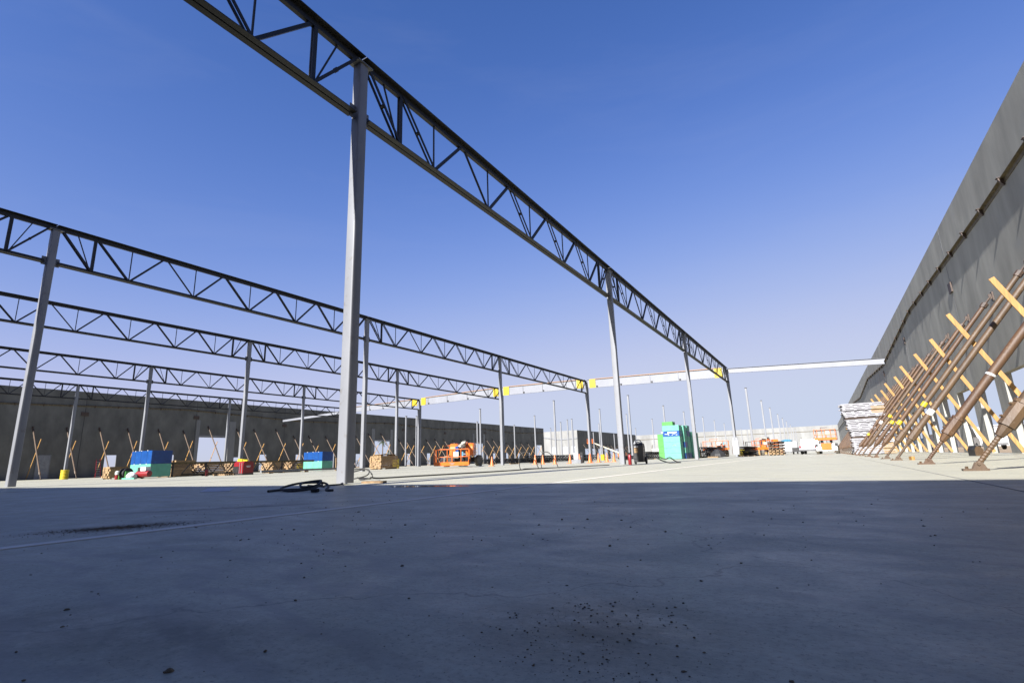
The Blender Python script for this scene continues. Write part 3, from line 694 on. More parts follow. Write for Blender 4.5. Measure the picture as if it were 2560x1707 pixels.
# ------------------------------------------------------------------ column guards
def guard(x, y, where, hh=.95):
    g = MB().tube((0, 0, 0), (0, 0, hh), .34, n=16, cap=False).tube((0, 0, 0), (0, 0, hh), .30, n=16, cap=False)
    for z in (.05, .3, .6, hh-.05): g.lathe([(.34, z-.03), (.36, z-.02), (.36, z+.02), (.34, z+.03)], n=16)
    tag(g.build('column_guard', MT['yellow'], None, (x, y, 0), 0, True), 'yellow plastic guard around '+where, 'guard', 'yellow column guards')
guard(TX[4], YR[1], 'the column left of the blue bundles, by the left edge'); guard(TX[2], YR[2], 'the column beside the lumber stack')
guard(TX[2], YR[1], 'the column behind the red job box', .8); guard(TX[3], YR[2], 'the column left of the second blue bundle'); guard(-31.5, 83, 'a slim far column behind the traffic cones')

# ------------------------------------------------------------------ wrapped bundles
def bundle(x, y, w, l, z0, h, m, label, group, straps=True, name='wrapped_bundle'):
    """w along X, l along Y, corner (x, y) = near right"""
    g = thing(name, label, 'bundle', (x-w/2, y+l/2, z0), 0, group)
    b = MB()
    e = .03
    b.prism([(-w/2+e, -l/2), (w/2-e, -l/2), (w/2, -l/2+e), (w/2, l/2-e), (w/2-e, l/2), (-w/2+e, l/2), (-w/2, l/2-e), (-w/2, -l/2+e)], 0, h-.012, 'z')
    b.build('bundle_body', MT[m], g)
    if straps:
        for t in (-.3, 0, .3):
            s = MB().bx(w*t-.012, w*t+.012, -l/2-.006, -l/2-.001, 0, h-.02); s.bx(w*t-.012, w*t+.012, -l/2-.006, l/2, h-.012, h-.006)
            s.build('strap', MT['suv_paint'] if m == 'blue' else MT['grey'], g)
            MB().box((w*t, -l/2+.04, h), (.10, .10, .05)).build('edge_protector', MT['white'], g)
    return g
for i, (x, y, w) in enumerate(((-40.6, 19.2, 'left stack, left of the stored girder'), (-43.4, 36.2, 'right stack, left of the nearest column'))):
    bundle(x, y, 2.8, 1.4, .08, .9, 'mint', 'mint green wrapped bundle at the bottom of the '+w, 'wrapped bundles by the left wall')
    bundle(x, y, 2.8, 1.4, .98, .92, 'blue', 'bright blue wrapped bundle on top of the '+w, 'wrapped bundles by the left wall')
# big foam stack
def foam(ix, levels, x, y, w, l, h, mats, where):
    for k in range(levels):
        bundle(x, y, w, l, .03+k*h, h, mats[k], f'{ {"mint": "mint green", "blue": "blue printed", "green": "bright green"}[mats[k]] } foam bundle, {nth(k)} from the floor in the {where}', 'foam bundles in the tall green stack', False, 'foam_bundle')
foam(0, 6, -12.35, 54.5, 1.68, 1.25, .56, ['mint', 'mint', 'mint', 'mint', 'blue', 'mint'], 'front stack')
foam(1, 6, -12.2, 55.9, 1.95, 1.25, .56, ['blue', 'mint', 'blue', 'mint', 'mint', 'mint'], 'second stack back')
foam(2, 6, -12.2, 57.4, 1.95, 1.3, .57, ['blue', 'mint', 'mint', 'mint', 'blue', 'mint'], 'third stack back')
foam(3, 5, -12.1, 59.0, 1.95, 1.3, .56, ['mint', 'mint', 'mint', 'mint', 'mint'], 'fourth stack back')
foam(4, 5, -12.0, 60.6, 1.95, 1.3, .55, ['mint', 'mint', 'mint', 'mint', 'mint'], 'rearmost right stack')
foam(5, 4, -14.45, 57.5, .95, 1.25, .66, ['green', 'green', 'green', 'green'], 'left rear stack')
bundle(-13.1, 55.2, 1.1, 1.1, .03+6*.56, .42, 'green', 'bright green foam bundle topping the front of the tall stack', 'foam bundles in the tall green stack', False, 'foam_bundle')
# printed wrap on the blue bundle of the front stack: white marks
pr = [o for o in bpy.data.objects if o.get('label', '').startswith('blue printed foam bundle, fifth from the floor in the front stack')][0]
for (u, z, w, h) in ((-.88, .44, .22, .08), (.12, .40, .92, .12), (-.42, .24, .44, .045), (-.25, .14, .16, .035), (.12, .15, .10, .05), (.30, .27, .26, .055), (.55, .15, .16, .05)):
    MB().bx(u-w/2, u+w/2, -.632, -.626, z-h/2, z+h/2).build('printed_mark', MT['white'], pr)
for fx, fz in ((.25, 2.0),):
    pr2 = [o for o in bpy.data.objects if o.get('label', '').startswith('mint green foam bundle, third from the floor in the front stack')][0]
    MB().prism([(.02, .14), (.16, .30), (.34, .30), (.44, .14), (.38, .14), (.30, .24), (.18, .24), (.10, .14)], -.632, -.627, 'y').build('printed_mark', MT['grey'], pr2)

# ------------------------------------------------------------------ lumber
plank_me = {}
def plank(l, w, h, m):
    k = (l, w, h, m)
    if k not in plank_me: plank_me[k] = MB().box((0, 0, h/2), (w, l, h)).mesh('plank', MT[m])
    return plank_me[k]
def lumber_stack(x, y, nw, nh, w, l, h, label, seed, ms=('wood', 'wood2', 'wood'), gap=.012, skew=.05):
    rnd = random.Random(seed)
    g = thing('lumber_stack', label, 'lumber', (x, y, 0), 0, 'lumber stacks by the left wall')
    for yb_ in (-l/2+.15, l/2-.15): MB().bx(-nw*w/2, nw*w/2, yb_-.05, yb_+.05, 0, .09).build('bearer', MT['wood2'], g)
    for j in range(nh):
        for i in range(nw):
            inst('plank', plank(l, w-gap, h-gap, ms[rnd.randrange(len(ms))]), g, ((i-nw/2+.5)*w+rnd.uniform(-.01, .01), rnd.uniform(-skew, skew), .09+j*h))
    return g
lumber_stack(-35.2, 36.4, 6, 8, .23, 2.2, .14, 'lumber stack beside the yellow column guard, end grain towards the viewer', 1)
lumber_stack(-35.3, 36.6, 4, 1, .25, 2.0, .06, 'few loose planks on top of the lumber stack by the yellow guard', 2).location.z = 1.20
lumber_stack(-45.5, 19.7, 5, 5, .22, 2.2, .16, 'lumber stack at the left of the first blue bundle', 3)
lumber_stack(-46.0, 23.6, 11, 8, .24, 1.5, .15, 'wide lumber stack behind the stored girder, just right of the first blue bundle', 4, ('wood', 'wood', 'wood2'), .025, .15)
lumber_stack(-46.0, 26.2, 10, 7, .24, 1.5, .15, 'lumber stack behind the stored girder, second from the left', 5, ('wood', 'wood', 'wood2'), .025, .15)
lumber_stack(-46.5, 29.0, 9, 6, .24, 1.5, .15, 'lumber stack behind the stored girder, left of the red job box', 7, ('wood', 'wood2'), .025, .15)
lumber_stack(-44.6, 31.6, 7, 6, .24, 1.2, .16, 'lumber stack behind the stored girder, right of the red job box', 8, ('wood', 'wood', 'wood2'), .02, .1)
lumber_stack(-45.0, 33.9, 7, 6, .22, 1.2, .16, 'lumber stack behind the stored girder, next to the second blue bundle', 6, ('wood', 'wood2'), .02, .1)
tag(MB().bx(-.6, .6, -.02, .02, 0, 1.22).bx(-.6, .6, .03, .07, 0, 1.2).build('strand_board', MT['osb'], None, (-41.0, 36.4, 0), R(-88)), 'brown strand board sheet standing right of the second blue bundle', 'board')
def pallet(x, y, z, label, rz=0, group=None):
    g = thing('pallet', label, 'pallet', (x, y, z), rz, group)
    for i in range(6): inst('slat', plank(1.0, .13, .02, 'wood'), g, ((i-2.5)*.19, 0, .115))
    for i in (-1, 0, 1): MB().bx(-.55, .55, i*.42-.045, i*.42+.045, .0, .114).build('stringer', MT['wood2'], g)
    return g
pallet(-37.0, 22.4, 0, 'small wooden pallet on the slab between the red extinguisher and the red box', .2)

# ------------------------------------------------------------------ stored girders and joists
def joist_mesh(L, D, m, flange=.12):
    b = MB(); b.bx(-flange/2, flange/2, 0, L, D-.03, D); b.bx(-flange/2, flange/2, 0, L, 0, .03); b.bx(-.02, .02, 0, L, D-.09, D-.03); b.bx(-.02, .02, 0, L, .03, .08)
    n = max(4, int(L/1.0)); st = L/n
    for i in range(n):
        b.bar((0, i*st+.05, .05), (0, i*st+st/2, D-.05), .035, .035); b.bar((0, i*st+st/2, D-.05), (0, (i+1)*st-.05, .05), .035, .035)
    return b.mesh('steel_joist', MT[m])
g = thing('stored_girder', 'long rusty girder resting on stands behind the red job box', 'truss', (-40.9, 20.6, 0))
L = 12.6
b = MB(); b.bx(-.14, .14, 0, L, 1.02, 1.06); b.bx(-.03, .03, 0, L, .90, 1.02); b.build('top_chord', MT['ledger'], g)
MB().bx(-.12, .12, .9, L-1.6, .12, .15).bx(-.02, .02, .9, L-1.6, .15, .24).build('bottom_chord', MT['ledger'], g)
for i in range(9):
    y0 = .9+i*1.15
    MB().bar((0, y0, .2), (0, y0+.57, .92), .05, .05).build('diagonal', MT['black'], g); MB().bar((0, y0+.57, .92), (0, y0+1.15, .2), .05, .05).build('diagonal', MT['black'], g)
for y0 in (.2, 2.6, 9.2): MB().bx(-.05, .05, y0, y0+.1, 0, 1.02).bx(-.3, .3, y0-.05, y0+.15, 0, .04).build('stand', MT['black'], g)
tag(MB().bx(-.1, .1, 0, 9.5, 0, .14).bx(-.13, .13, 0, 9.5, .14, .16).build('steel_channel', MT['grey'], None, (-38.6, 26.3, .12)), 'grey steel channel lying on blocks right of the red job box', 'channel')
for i, y in enumerate((27.2, 30.6, 34.4)):
    tag(MB().box((0, 0, .06), (.3, .2, .12)).build('wood_block', MT['wood'], None, (-38.6, y, 0)), f'wood block, {nth(i)} from the left, under the grey steel channel', 'block', 'wood blocks under the steel channel')
jm = {}
def joist_pile(x, y, L, D, nx, nz, where, dx=.2, rz=0, m='black'):
    k = (L, D, m)
    if k not in jm: jm[k] = joist_mesh(L, D, m)
    for j in range(nz):
        for i in range(nx):
            o = inst('steel_joist', jm[k], None, (x+i*dx, y+random.uniform(-.3, .3), .1+j*(D+.02)), (0, 0, rz))
            tag(o, f'black steel joist in the {where}', 'joist', 'black joists in the '+where)
    for t in (.15, .85):
        o = MB().bx(-.25, nx*dx+.1, -.06, .06, 0, .1).build('dunnage', MT['wood2'], None, (x, y+L*t, 0))
        tag(o, f'{"near" if t < .5 else "far"} runner under the {where}', 'runner', 'wood runners under joist piles')
joist_pile(-37.2, 55, 16, .6, 5, 1, 'low joist pile left of the boom lift')
joist_pile(-31.5, 51.5, 12, .55, 5, 1, 'low joist pile right of the boom lift')
joist_pile(-33.5, 60, 22, .42, 7, 2, 'long joist pile behind the traffic cones', .22)
joist_pile(-23.0, 66, 10, .45, 5, 1, 'short joist pile beside the far yellow guard')
joist_pile(-20.0, 66, 10, .42, 6, 2, 'joist pile left of the tall green stack', .22)
joist_pile(-12.4, 63.6, 14, .55, 5, 2, 'black joist pile behind the far end column', .24)
joist_pile(-8.6, 66, 9, .5, 6, 2, 'black joist pile right of the far end column', .26)
def rebar(x, y, label, n=5):
    g = thing('steel_bundle', label, 'steel', (x, y, 0))
    for j in range(n):
        m = MB()
        for i in range(4): m.bx(i*.42, i*.42+.3, -random.uniform(0, .4), 6, .1+j*.34, .1+j*.34+.2)
        m.build('beam_layer', MT['bracket' if j > 1 else 'wood2'], g)
        MB().bx(-.1, 1.7, .5, .6, j*.34, j*.34+.1).build('spacer', MT['wood'], g)
rebar(-5.9, 73, 'rust brown steel beams stacked in layers left of the yellow forklift')

# ------------------------------------------------------------------ small site equipment
def extinguisher(x, y, label, h=.55):
    g = thing('fire_extinguisher', label, 'extinguisher', (x, y, 0), 0, 'red fire extinguishers')
    MB().lathe([(.07, 0), (.08, .02), (.08, h*.72), (.05, h*.83), (.025, h*.88)], n=14).build('cylinder', MT['red'], g, smooth=True)
    MB().box((0, 0, h*.93), (.05, .12, .06)).bar((0, -.05, h*.95), (0, -.15, h*1.02), .03, .015).build('valve', MT['black'], g)
    MB().path(smooth_pts([(0, .05, h*.92), (0, .13, h*.8), (.02, .12, h*.3)], 5), .012).build('hose', MT['darkrub'], g)
extinguisher(-37.3, 21.3, 'red fire extinguisher standing left of the red job box')
extinguisher(-7.72, 23.75, 'red fire extinguisher leaning at the second column beside the welder', .55)
# red job box
g = thing('job_box', 'red steel job box with rounded lid in front of the stored girder', 'box', (-36.2, 23.3, 0), R(0))
MB().prism([(-.40, .12), (.40, .12), (.40, .62), (.38, .85), (.25, .95), (-.25, .95), (-.38, .85), (-.40, .62)], -.55, .55, 'x').build('box_body', MT['red'], g)
MB().bx(-.57, .57, -.42, .42, 0, .12).build('skid', MT['black'], g)
MB().bx(-.58, -.555, -.4, .4, .14, .9).build('end_plate', MT['black'], g); MB().bx(-.56, .05, -.425, -.405, .14, .6).build('dark_front', MT['black'], g)
for x in (.15, .42): MB().bx(x-.02, x+.02, -.425, -.405, .1, .85).build('hasp', MT['grey'], g)
for z, w in ((.62, .34), (.55, .26)): MB().bx(.555, .56, -w/2, w/2, z-.02, z+.02).build('lettering_bar', MT['white'], g)
tag(MB().prism([(-.3, 0), (.3, 0), (.2, .14), (-.22, .2)], -.12, .12, 'y').bar((.3, 0, .07), (.8, 0, .06), .1, .1).build('yellow_tool', MT['yellow'], None, (-36.4, 23.2, .95)), 'yellow power tool lying on the red job box', 'tool')
# bits in front of first bundle
g = thing('portable_compressor', 'small red portable compressor in front of the first blue bundle', 'compressor', (-37.9, 17.6, 0), .3)
MB().lathe([(.02, -.5), (.2, -.46), (.22, 0), (.2, .46), (.02, .5)], (0, 0, .3), 14, 'x').build('tank', MT['red'], g, smooth=True)
MB().box((.1, 0, .62), (.4, .36, .26)).build('engine', MT['white'], g); MB().box((-.25, 0, .6), (.2, .3, .22)).build('pump', MT['black'], g)
for s in (-1, 1): MB().lathe([(.02, -.04), (.16, -.035), (.16, .035), (.02, .04)], (-.35, s*.24, .16), 12, 'y').build('wheel', MT['darkrub'], g)
g = thing('hose_reel', 'dark green hose reel on the slab left of the red compressor', 'reel', (-39.3, 17.2, 0), .2)
MB().lathe([(.1, -.22), (.34, -.2), (.34, -.16), (.2, -.15), (.2, .15), (.34, .16), (.34, .2), (.1, .22)], (0, 0, .38), 16, 'x').build('drum', MT['darkrub'], g)
MB().bx(-.3, -.26, -.25, .25, 0, .5).bx(.26, .3, -.25, .25, 0, .5).build('stand', MT['green'], g)
g = thing('gas_can', 'small red and white can at the left of the hose reel', 'can', (-40.0, 17.0, 0))
MB().lathe([(.1, 0), (.11, .02), (.11, .26), (.05, .32)], n=12).build('can_body', MT['red'], g); MB().lathe([(.105, .3), (.12, .32), (.12, .5), (.04, .55)], n=12).build('can_top', MT['white'], g)
tag(MB().lathe([(.1, 0), (.3, .06), (.33, .22), (.2, .4), (.05, .46)], n=10).build('plastic_bag', MT['plastic'], None, (-38.6, 17.25, 0), 0, True), 'crumpled white plastic bag beside the red compressor', 'bag')
tag(MB().bx(-.7, .7, -.05, .05, 0, .09).build('green_rail', MT['mint'], None, (-38.2, 16.9, 0), .05), 'pale green rail on the slab below the compressor', 'rail')
# step ladder against left wall
g = thing('step_ladder', 'red step ladder standing against the left wall', 'ladder', (-83.8, 33.4, 0))
for s in (-.3, .3): MB().bar((0, s, 0), (-.5, s*.7, 2.4), .05, .1).build('rail', MT['red'], g)
for k in range(7):
    t = (k+.6)/8; MB().bx(-.5*t-.05, -.5*t+.05, -.29+t*.08, .29-t*.08, t*2.4, t*2.4+.03).build('rung', MT['white'], g)
# traffic cones
cone_base = MB().box((0, 0, .02), (.40, .40, .04)).mesh('cone_base', MT['cone']); cone_body = MB().lathe([(.15, .04), (.095, .32), (.03, .74), (.02, .75)], n=16).mesh('cone_body', MT['cone'], True)
cone_band = MB().lathe([(.112, .25), (.078, .42), (.080, .42), (.114, .25)], n=16).mesh('cone_band', MT['cone'], True); band_white = MB().lathe([(.080, .42), (.058, .54)], n=16).mesh('reflective_band', MT['bright'], True)
cones = [(-22.9, 35.7, 'left of the long cable loops, nearest the boom lift', 0), (-21.6, 40.6, 'tall left one of the pair before the long joist pile', 1), (-20.6, 40.1, 'right one of the pair before the long joist pile', 0),
         (-18.4, 37.9, 'in front of the slim column right of the joist pile', 0), (-18.0, 39.9, 'left of the blue-white water cooler', 0), (-17.8, 41.4, 'right of the blue-white water cooler', 0),
         (-16.9, 41.6, 'banded one left of the far yellow guard', 1), (-16.5, 42.4, 'behind the banded cone', 0), (-15.6, 42.0, 'right of the far yellow guard', 0), (-15.2, 42.6, 'rightmost of the cone row', 0), (-15.9, 39.0, 'in the middle of the row by the second truss line', 0)]
for i, (x, y, w, bnd) in enumerate(cones):
    g = thing('traffic_cone', 'orange traffic cone '+w, 'cone', (x, y, 0), random.uniform(0, 1.5), 'orange traffic cones')
    g.scale = (1.1, 1.1, 1.1) if i == 1 else (1, 1, 1)
    inst('cone_base', cone_base, g); inst('cone_body', cone_body, g)
    if bnd: inst('reflective_band', band_white, g)
g = thing('water_cooler', 'pale blue and white water cooler among the traffic cones', 'cooler', (-17.3, 39.6, 0))
MB().lathe([(.19, .3), (.21, .32), (.21, .72), (.2, .74)], n=14).build('cooler_body', MT['plastic'], g); MB().lathe([(.2, .74), (.2, .8), (.08, .84)], n=14).build('cooler_lid', MT['white'], g); MB().bx(-.35, .45, -.2, .2, 0, .3).build('cooler_crate', MT['grey'], g)
tag(MB().lathe([(.2, 0), (.22, .1), (.22, .5), (.16, .62), (.02, .64)], (0, 0, .0), 10).bx(-.1, .1, -.05, .05, .6, .9).build('engine_drum', MT['black'], None, (-18.2, 42.8, 0), .4), 'dark drum-shaped pump between two traffic cones', 'pump')
# welder at second column
g = thing('welding_machine', 'tall dark welding machine on a cart behind the red extinguisher at the second column', 'welder', (-7.55, 24.75, 0), R(8))
MB().prism([(-.42, .25), (.42, .25), (.42, .95), (.2, 1.12), (-.30, 1.14), (-.42, 1.0)], -.26, .26, 'x').build('cabinet', MT['black'], g)
MB().bx(-.27, .27, -.45, -.425, .3, 1.02).build('front_panel', MT['black'], g); MB().bx(-.2, .0, -.465, -.45, .62, .88).build('control_face', MT['wood'], g); MB().bx(-.18, .02, -.47, -.455, .92, .98).build('display', MT['white'], g)
MB().path(smooth_pts([(-.2, -.3, 1.1), (-.1, -.35, 1.28), (.1, -.3, 1.3), (.2, -.2, 1.12), (0, -.25, 1.2), (-.15, -.1, 1.14)], 5), .035).build('cable_hank', MT['plastic'], g)
for s in (-1, 1): MB().lathe([(.02, -.05), (.2, -.04), (.2, .04), (.02, .05)], (s*.3, .3, .2), 14, 'x').build('wheel', MT['darkrub'], g)
MB().bx(-.25, .25, -.45, .4, .12, .25).build('cart_frame', MT['black'], g); g.scale = (.85, .85, .85)
hose('weld_lead', [(-7.0, 24.7, .25), (-6.75, 24.9, .32), (-6.45, 25.0, .2), (-6.2, 25.0, .26), (-6.0, 25.2, .08), (-5.8, 25.3, .02), (-6.2, 25.1, .02), (-6.6, 25.2, .12), (-6.9, 25.1, .3)], .028, 'darkrub', 'thick dark hose in loops right of the welding machine', 'hose')
# barrel-like pipe end near the right wall
g = thing('pipe_sleeve', 'rusty angled pipe sleeve standing on the slab by the right wall', 'pipe', (4.55, 24.0, 0), R(30))
MB().prism([(-.24, 0), (.24, 0), (.24, .28), (.08, .42), (-.12, .42), (-.26, .26)], -.2, .2, 'y').build('sleeve_body', MT['rust2'], g); MB().prism([(-.27, 0), (-.24, 0), (-.26, .27), (-.12, .44), (-.15, .46), (-.30, .28)], -.21, .21, 'y').build('rim', MT['black'], g); g.scale = (.62, .62, .75)
tag(MB().bx(-.04, .04, -.08, .08, 0, .1).build('wood_wedge', MT['lumber'], None, (2.12, 18.7, 0), .3), 'small wood block by the foot of the third brace', 'block')
# ------------------------------------------------------------------ lifts and vehicles
def wheel(g, x, y, r, w, tread=True, hub='grey', dirty='rubber'):
    prof = [(r*.5, -w/2), (r*.86, -w/2), (r, -w*.36), (r, w*.36), (r*.86, w/2), (r*.5, w/2)]
    ob = MB().lathe(prof, (0, 0, 0), 22, 'x')
    if tread:
        for k in range(16):
            a = 2*math.pi*k/16
            for s in (-1, 1):
                aa = a+(.12 if s > 0 else -.08)
                ob.box((s*w*.24, r*1.02*math.cos(aa), r*1.02*math.sin(aa)), (w*.46, r*.16, r*.13), 0, aa-math.pi/2)
    o = ob.build('wheel', MT[dirty], g, (x, y, r))
    MB().lathe([(r*.1, -w*.42), (r*.5, -w*.40), (r*.52, w*.40), (r*.1, w*.42)], (0, 0, 0), 16, 'x').build('rim', MT[hub], o)
    return o
def hood(w, l, h, rr):
    """rounded engine cover, rounded along Y at the front"""
    pts = [(l/2, 0), (l/2, h*.94), (l/2-.12, h)]
    for k in range(7):
        a = R(90*k/6); pts.append((-l/2+rr-rr*math.sin(a), h-rr+rr*math.cos(a)))
    pts.append((-l/2, 0))
    m = MB(); n = len(pts)
    ins = .07
    # slightly tapered sides
    A = [(-w/2, u, v) for u, v in pts]; B = [(w/2, u, v) for u, v in pts]
    C = [(-w/2+ins, u*.93, v*.97+.01) for u, v in pts]; D = [(w/2-ins, u*.93, v*.97+.01) for u, v in pts]
    vs = [(-w/2-.0, u*.95, v*.96) for u, v in pts]+[(-w/2+ins, u, v) for u, v in pts]+[(w/2-ins, u, v) for u, v in pts]+[(w/2, u*.95, v*.96) for u, v in pts]
    fs = []
    for b in range(3):
        for i in range(n): fs.append((b*n+i, b*n+(i+1) % n, (b+1)*n+(i+1) % n, (b+1)*n+i))
    fs += [tuple(range(n-1, -1, -1)), tuple(range(3*n, 4*n))]
    return m.add(vs, fs)
def basket(g, c, w, d, h, rz, m='orange', stuff=True):
    """work platform: floor, toe board, rails, control box"""
    bo = bpy.data.objects.new('platform', MB().bx(-w/2, w/2, -d/2, d/2, 0, .06).mesh('platform', MT[m])); COL.objects.link(bo)
    bo.parent = g; bo.location = c; bo.rotation_euler = (0, 0, rz)
    MB().bx(-w/2-.01, w/2+.01, -d/2-.02, -d/2, -.06, .20).build('toe_board', MT[m], bo)
    MB().bx(-w/2-.01, w/2+.01, d/2, d/2+.02, -.04, .16).build('toe_board', MT[m], bo)
    r = .026
    for z in (.56, h):
        for y in (-d/2, d/2): MB().tube((-w/2, y, z), (w/2, y, z), r, n=8).build('guard_rail', MT[m], bo)
        for x in (-w/2, w/2): MB().tube((x, -d/2, z), (x, d/2, z), r, n=8).build('guard_rail', MT[m], bo)
    for x in (-w/2, -w/2+.32 if w > 2 else -w*.25, -w*.12, .02*w, w*.28, w/2):
        MB().tube((x, -d/2, 0), (x, -d/2, h), r, n=8).build('rail_post', MT[m], bo)
    for x in (-w/2, 0, w/2): MB().tube((x, d/2, 0), (x, d/2, h), r, n=8).build('rail_post', MT[m], bo)
    MB().tube((-w*.24, d/2, h), (-w*.24, d/2, h+.3), r, n=6).tube((-w*.24, d/2, h+.3), (w*.1, d/2, h+.3), r, n=6).build('entry_bar', MT[m], bo)
    MB().box((w*.12, -d/2+.18, h*.62), (.42, .2, .46)).build('control_box', MT['cream'], bo)
    if stuff:
        MB().box((w*.3, .05, .38), (.5, .4, .62)).build('tool_bin', MT['black'], bo); MB().box((w*.12, .1, .35), (.5, .4, .55)).build('tool_bin', MT['darkrub'], bo)
        MB().lathe([(.03, 0), (.1, .1), (.12, .3), (.05, .5)], (-w*.3, 0, .06), 8).build('cloth_bag', MT['plastic'], bo)
        MB().box((w*.31, -d/2+.1, h*.66), (.17, .12, .36)).build('battery_case', MT['tarp'], bo)
        for (u, z, ww) in ((.05, .11, .36), (.05, .04, .2)): MB().bx(u-ww/2, u+ww/2, -d/2-.026, -d/2-.021, z-.018, z+.018).build('decal', MT['grey'], bo)
    return bo
def boom_lift(x, y, rz, label, bvec, bw=2.44, brz=0, near=True, tr=0.0):
    """chassis centre at x, y; bvec: basket centre in local coordinates"""
    g = thing('boom_lift', label, 'boom lift', (x, y, 0), rz, 'orange boom lifts')
    for sx in (-1, 1):
        for s in (-1, 1): wheel(g, sx*1.05, s*1.2, .5, .36)
    MB().bx(-.62, .62, -1.55, 1.55, .45, .85).bx(-.9, .9, -1.28, -1.1, .42, .6).bx(-.9, .9, 1.1, 1.28, .42, .6).build('chassis', MT['bracket'], g)
    MB().lathe([(.55, .85), (.6, .88), (.6, 1.05), (.5, 1.08)], n=20).build('turntable', MT['black'], g)
    for s, nm in ((-1, 'left'), (1, 'right')):
        h = hood(.72, 2.5, 1.15, .62).build('engine_cover', MT['orange'], g, Matrix.Rotation(tr, 3, 'Z') @ Vector((s*.78, .25, 1.02)), tr, True)
        if s > 0: side = h
    MB().box((.366, .05, .60), (.012, .42, .34)).build('decal', MT['plate'], side); MB().box((.366, .05, .28), (.012, .7, .14)).build('decal', MT['bracket'], side)
    MB().box((.366, .70, .68), (.014, .10, .5)).build('grille', MT['black'], side)
    B = Vector(bvec); hinge = Matrix.Rotation(tr, 3, 'Z') @ Vector((0, 1.3, 2.25)); tip = B+Vector((0, .9, 1.25)); k = hinge+(tip-hinge)*.34
    MB().bar(hinge, k, .34, .36).build('boom_base', MT['cream'], g); MB().bar(k-(tip-hinge)*.01, tip, .24, .26).build('boom_extension', MT['cream'], g)
    MB().bar((.2, 1.1, 1.2), hinge+Vector((.2, -.4, -.1)), .1, .12).build('lift_cylinder', MT['orange'], g)
    MB().bar(hinge+Vector((.28, .1, .05)), hinge+(tip-hinge)*.3+Vector((.28, 0, 0)), .08, .14).build('cable_track', MT['orange'], g)
    MB().box(tip+Vector((0, -.12, -.35)), (.26, .34, .75)).build('basket_mount', MT['suv_paint'], g)
    MB().box(hinge+Vector((.1, .1, .22)), (.25, .35, .16)).build('boom_end', MT['black'], g)
    if near: MB().box(tip+Vector((0, -.28, -.2)), (.28, .1, .55)).build('blue_cover', MT['blue'], g)
    basket(g, B, bw, .95, 1.1, brz, 'orange', near)
    return g
boom_lift(-30.2, 41.9, R(0), 'orange boom lift with its basket lowered near the centre, in front of the left wall', (6.6, -10.5, .22), 2.5, R(30), True, R(28))
boom_lift(-6.6, 84, R(10), 'orange boom lift behind the joist pile right of the far end column', (-1.6, -7.5, .8), 2.2, R(10), False)
basket_only = thing('boom_lift', 'orange boom lift basket platform seen left of the far end column', 'boom lift', (-13.2, 80, 0), 0, 'orange boom lifts')
basket(basket_only, (0, 0, 1.0), 3.4, 1.2, 1.2, R(5), 'orange', True)
for sx in (-1, 1): wheel(basket_only, sx*1.3, .9, .45, .32)
MB().bx(-1.0, 1.0, -.3, 2.2, .4, .95).build('chassis', MT['black'], basket_only)
MB().bar((0, .6, 1.3), (.2, 4.5, 2.0), .3, .3).build('boom_base', MT['cream'], basket_only)
# lift high against the far return wall
g = thing('boom_lift', 'orange boom lift basket raised high against the far dark wall', 'boom lift', (-71, 176, 0), 0, 'orange boom lifts')
basket(g, (0, 0, 5.6), 2.2, 1.4, 1.5, R(0), 'orange', False)
MB().box((0, 0, 6.3), (1.7, 1.0, 1.2)).build('tool_bin', MT['orange'], g)
MB().bar((.3, .9, 5.9), (9, 6, 1.6), .3, .4).build('boom_base', MT['cream'], g); MB().bx(8, 10.6, 4.8, 7.5, .5, 1.9).build('chassis', MT['orange'], g)
for sx in (8.0, 10.6):
    for s in (5, 7.3): wheel(g, sx, s, .5, .36, False)
# scissor lift
g = thing('scissor_lift', 'rough-terrain scissor lift with orange platform and white chassis at the far right', 'scissor lift', (.42, 69.5, 0), R(-3))
for sx in (-1, 1):
    for s in (-1, 1): wheel(g, sx*.92, s*1.15, .42, .30, True, 'white')
MB().bx(-.78, .78, -1.6, 1.6, .38, .78).bx(-1.0, -.55, -1.62, -.9, .5, 1.12).bx(.55, 1.0, -1.62, -.9, .5, 1.12).bx(-1.0, 1.0, -1.62, -1.55, .35, .5).build('chassis', MT['white'], g)
MB().bx(-.48, .48, -1.70, -1.64, .46, 1.16).build('engine_panel', MT['orange'], g)
for s in (-1, 1):
    MB().lathe([(.02, 0), (.07, .01), (.07, .05)], (s*.66, -1.7, .92), 10, 'y').build('lamp', MT['bright'], g); MB().bx(s*.95-.14, s*.95+.14, -1.66, -1.62, .84, 1.12).build('tool_box', MT['black'], g)
for k in range(3):
    z0 = 1.12+k*.13
    for s in (-.5, .5): MB().bar((s, -1.3, z0), (s, 1.3, z0+.12), .08, .09).build('scissor_arm', MT['black'], g); MB().bar((s*.8, 1.3, z0), (s*.8, -1.3, z0+.12), .08, .09).build('scissor_arm', MT['grey'], g)
basket(g, (0, 0, 1.56), 2.05, 3.3, 1.1, 0, 'orange', False)
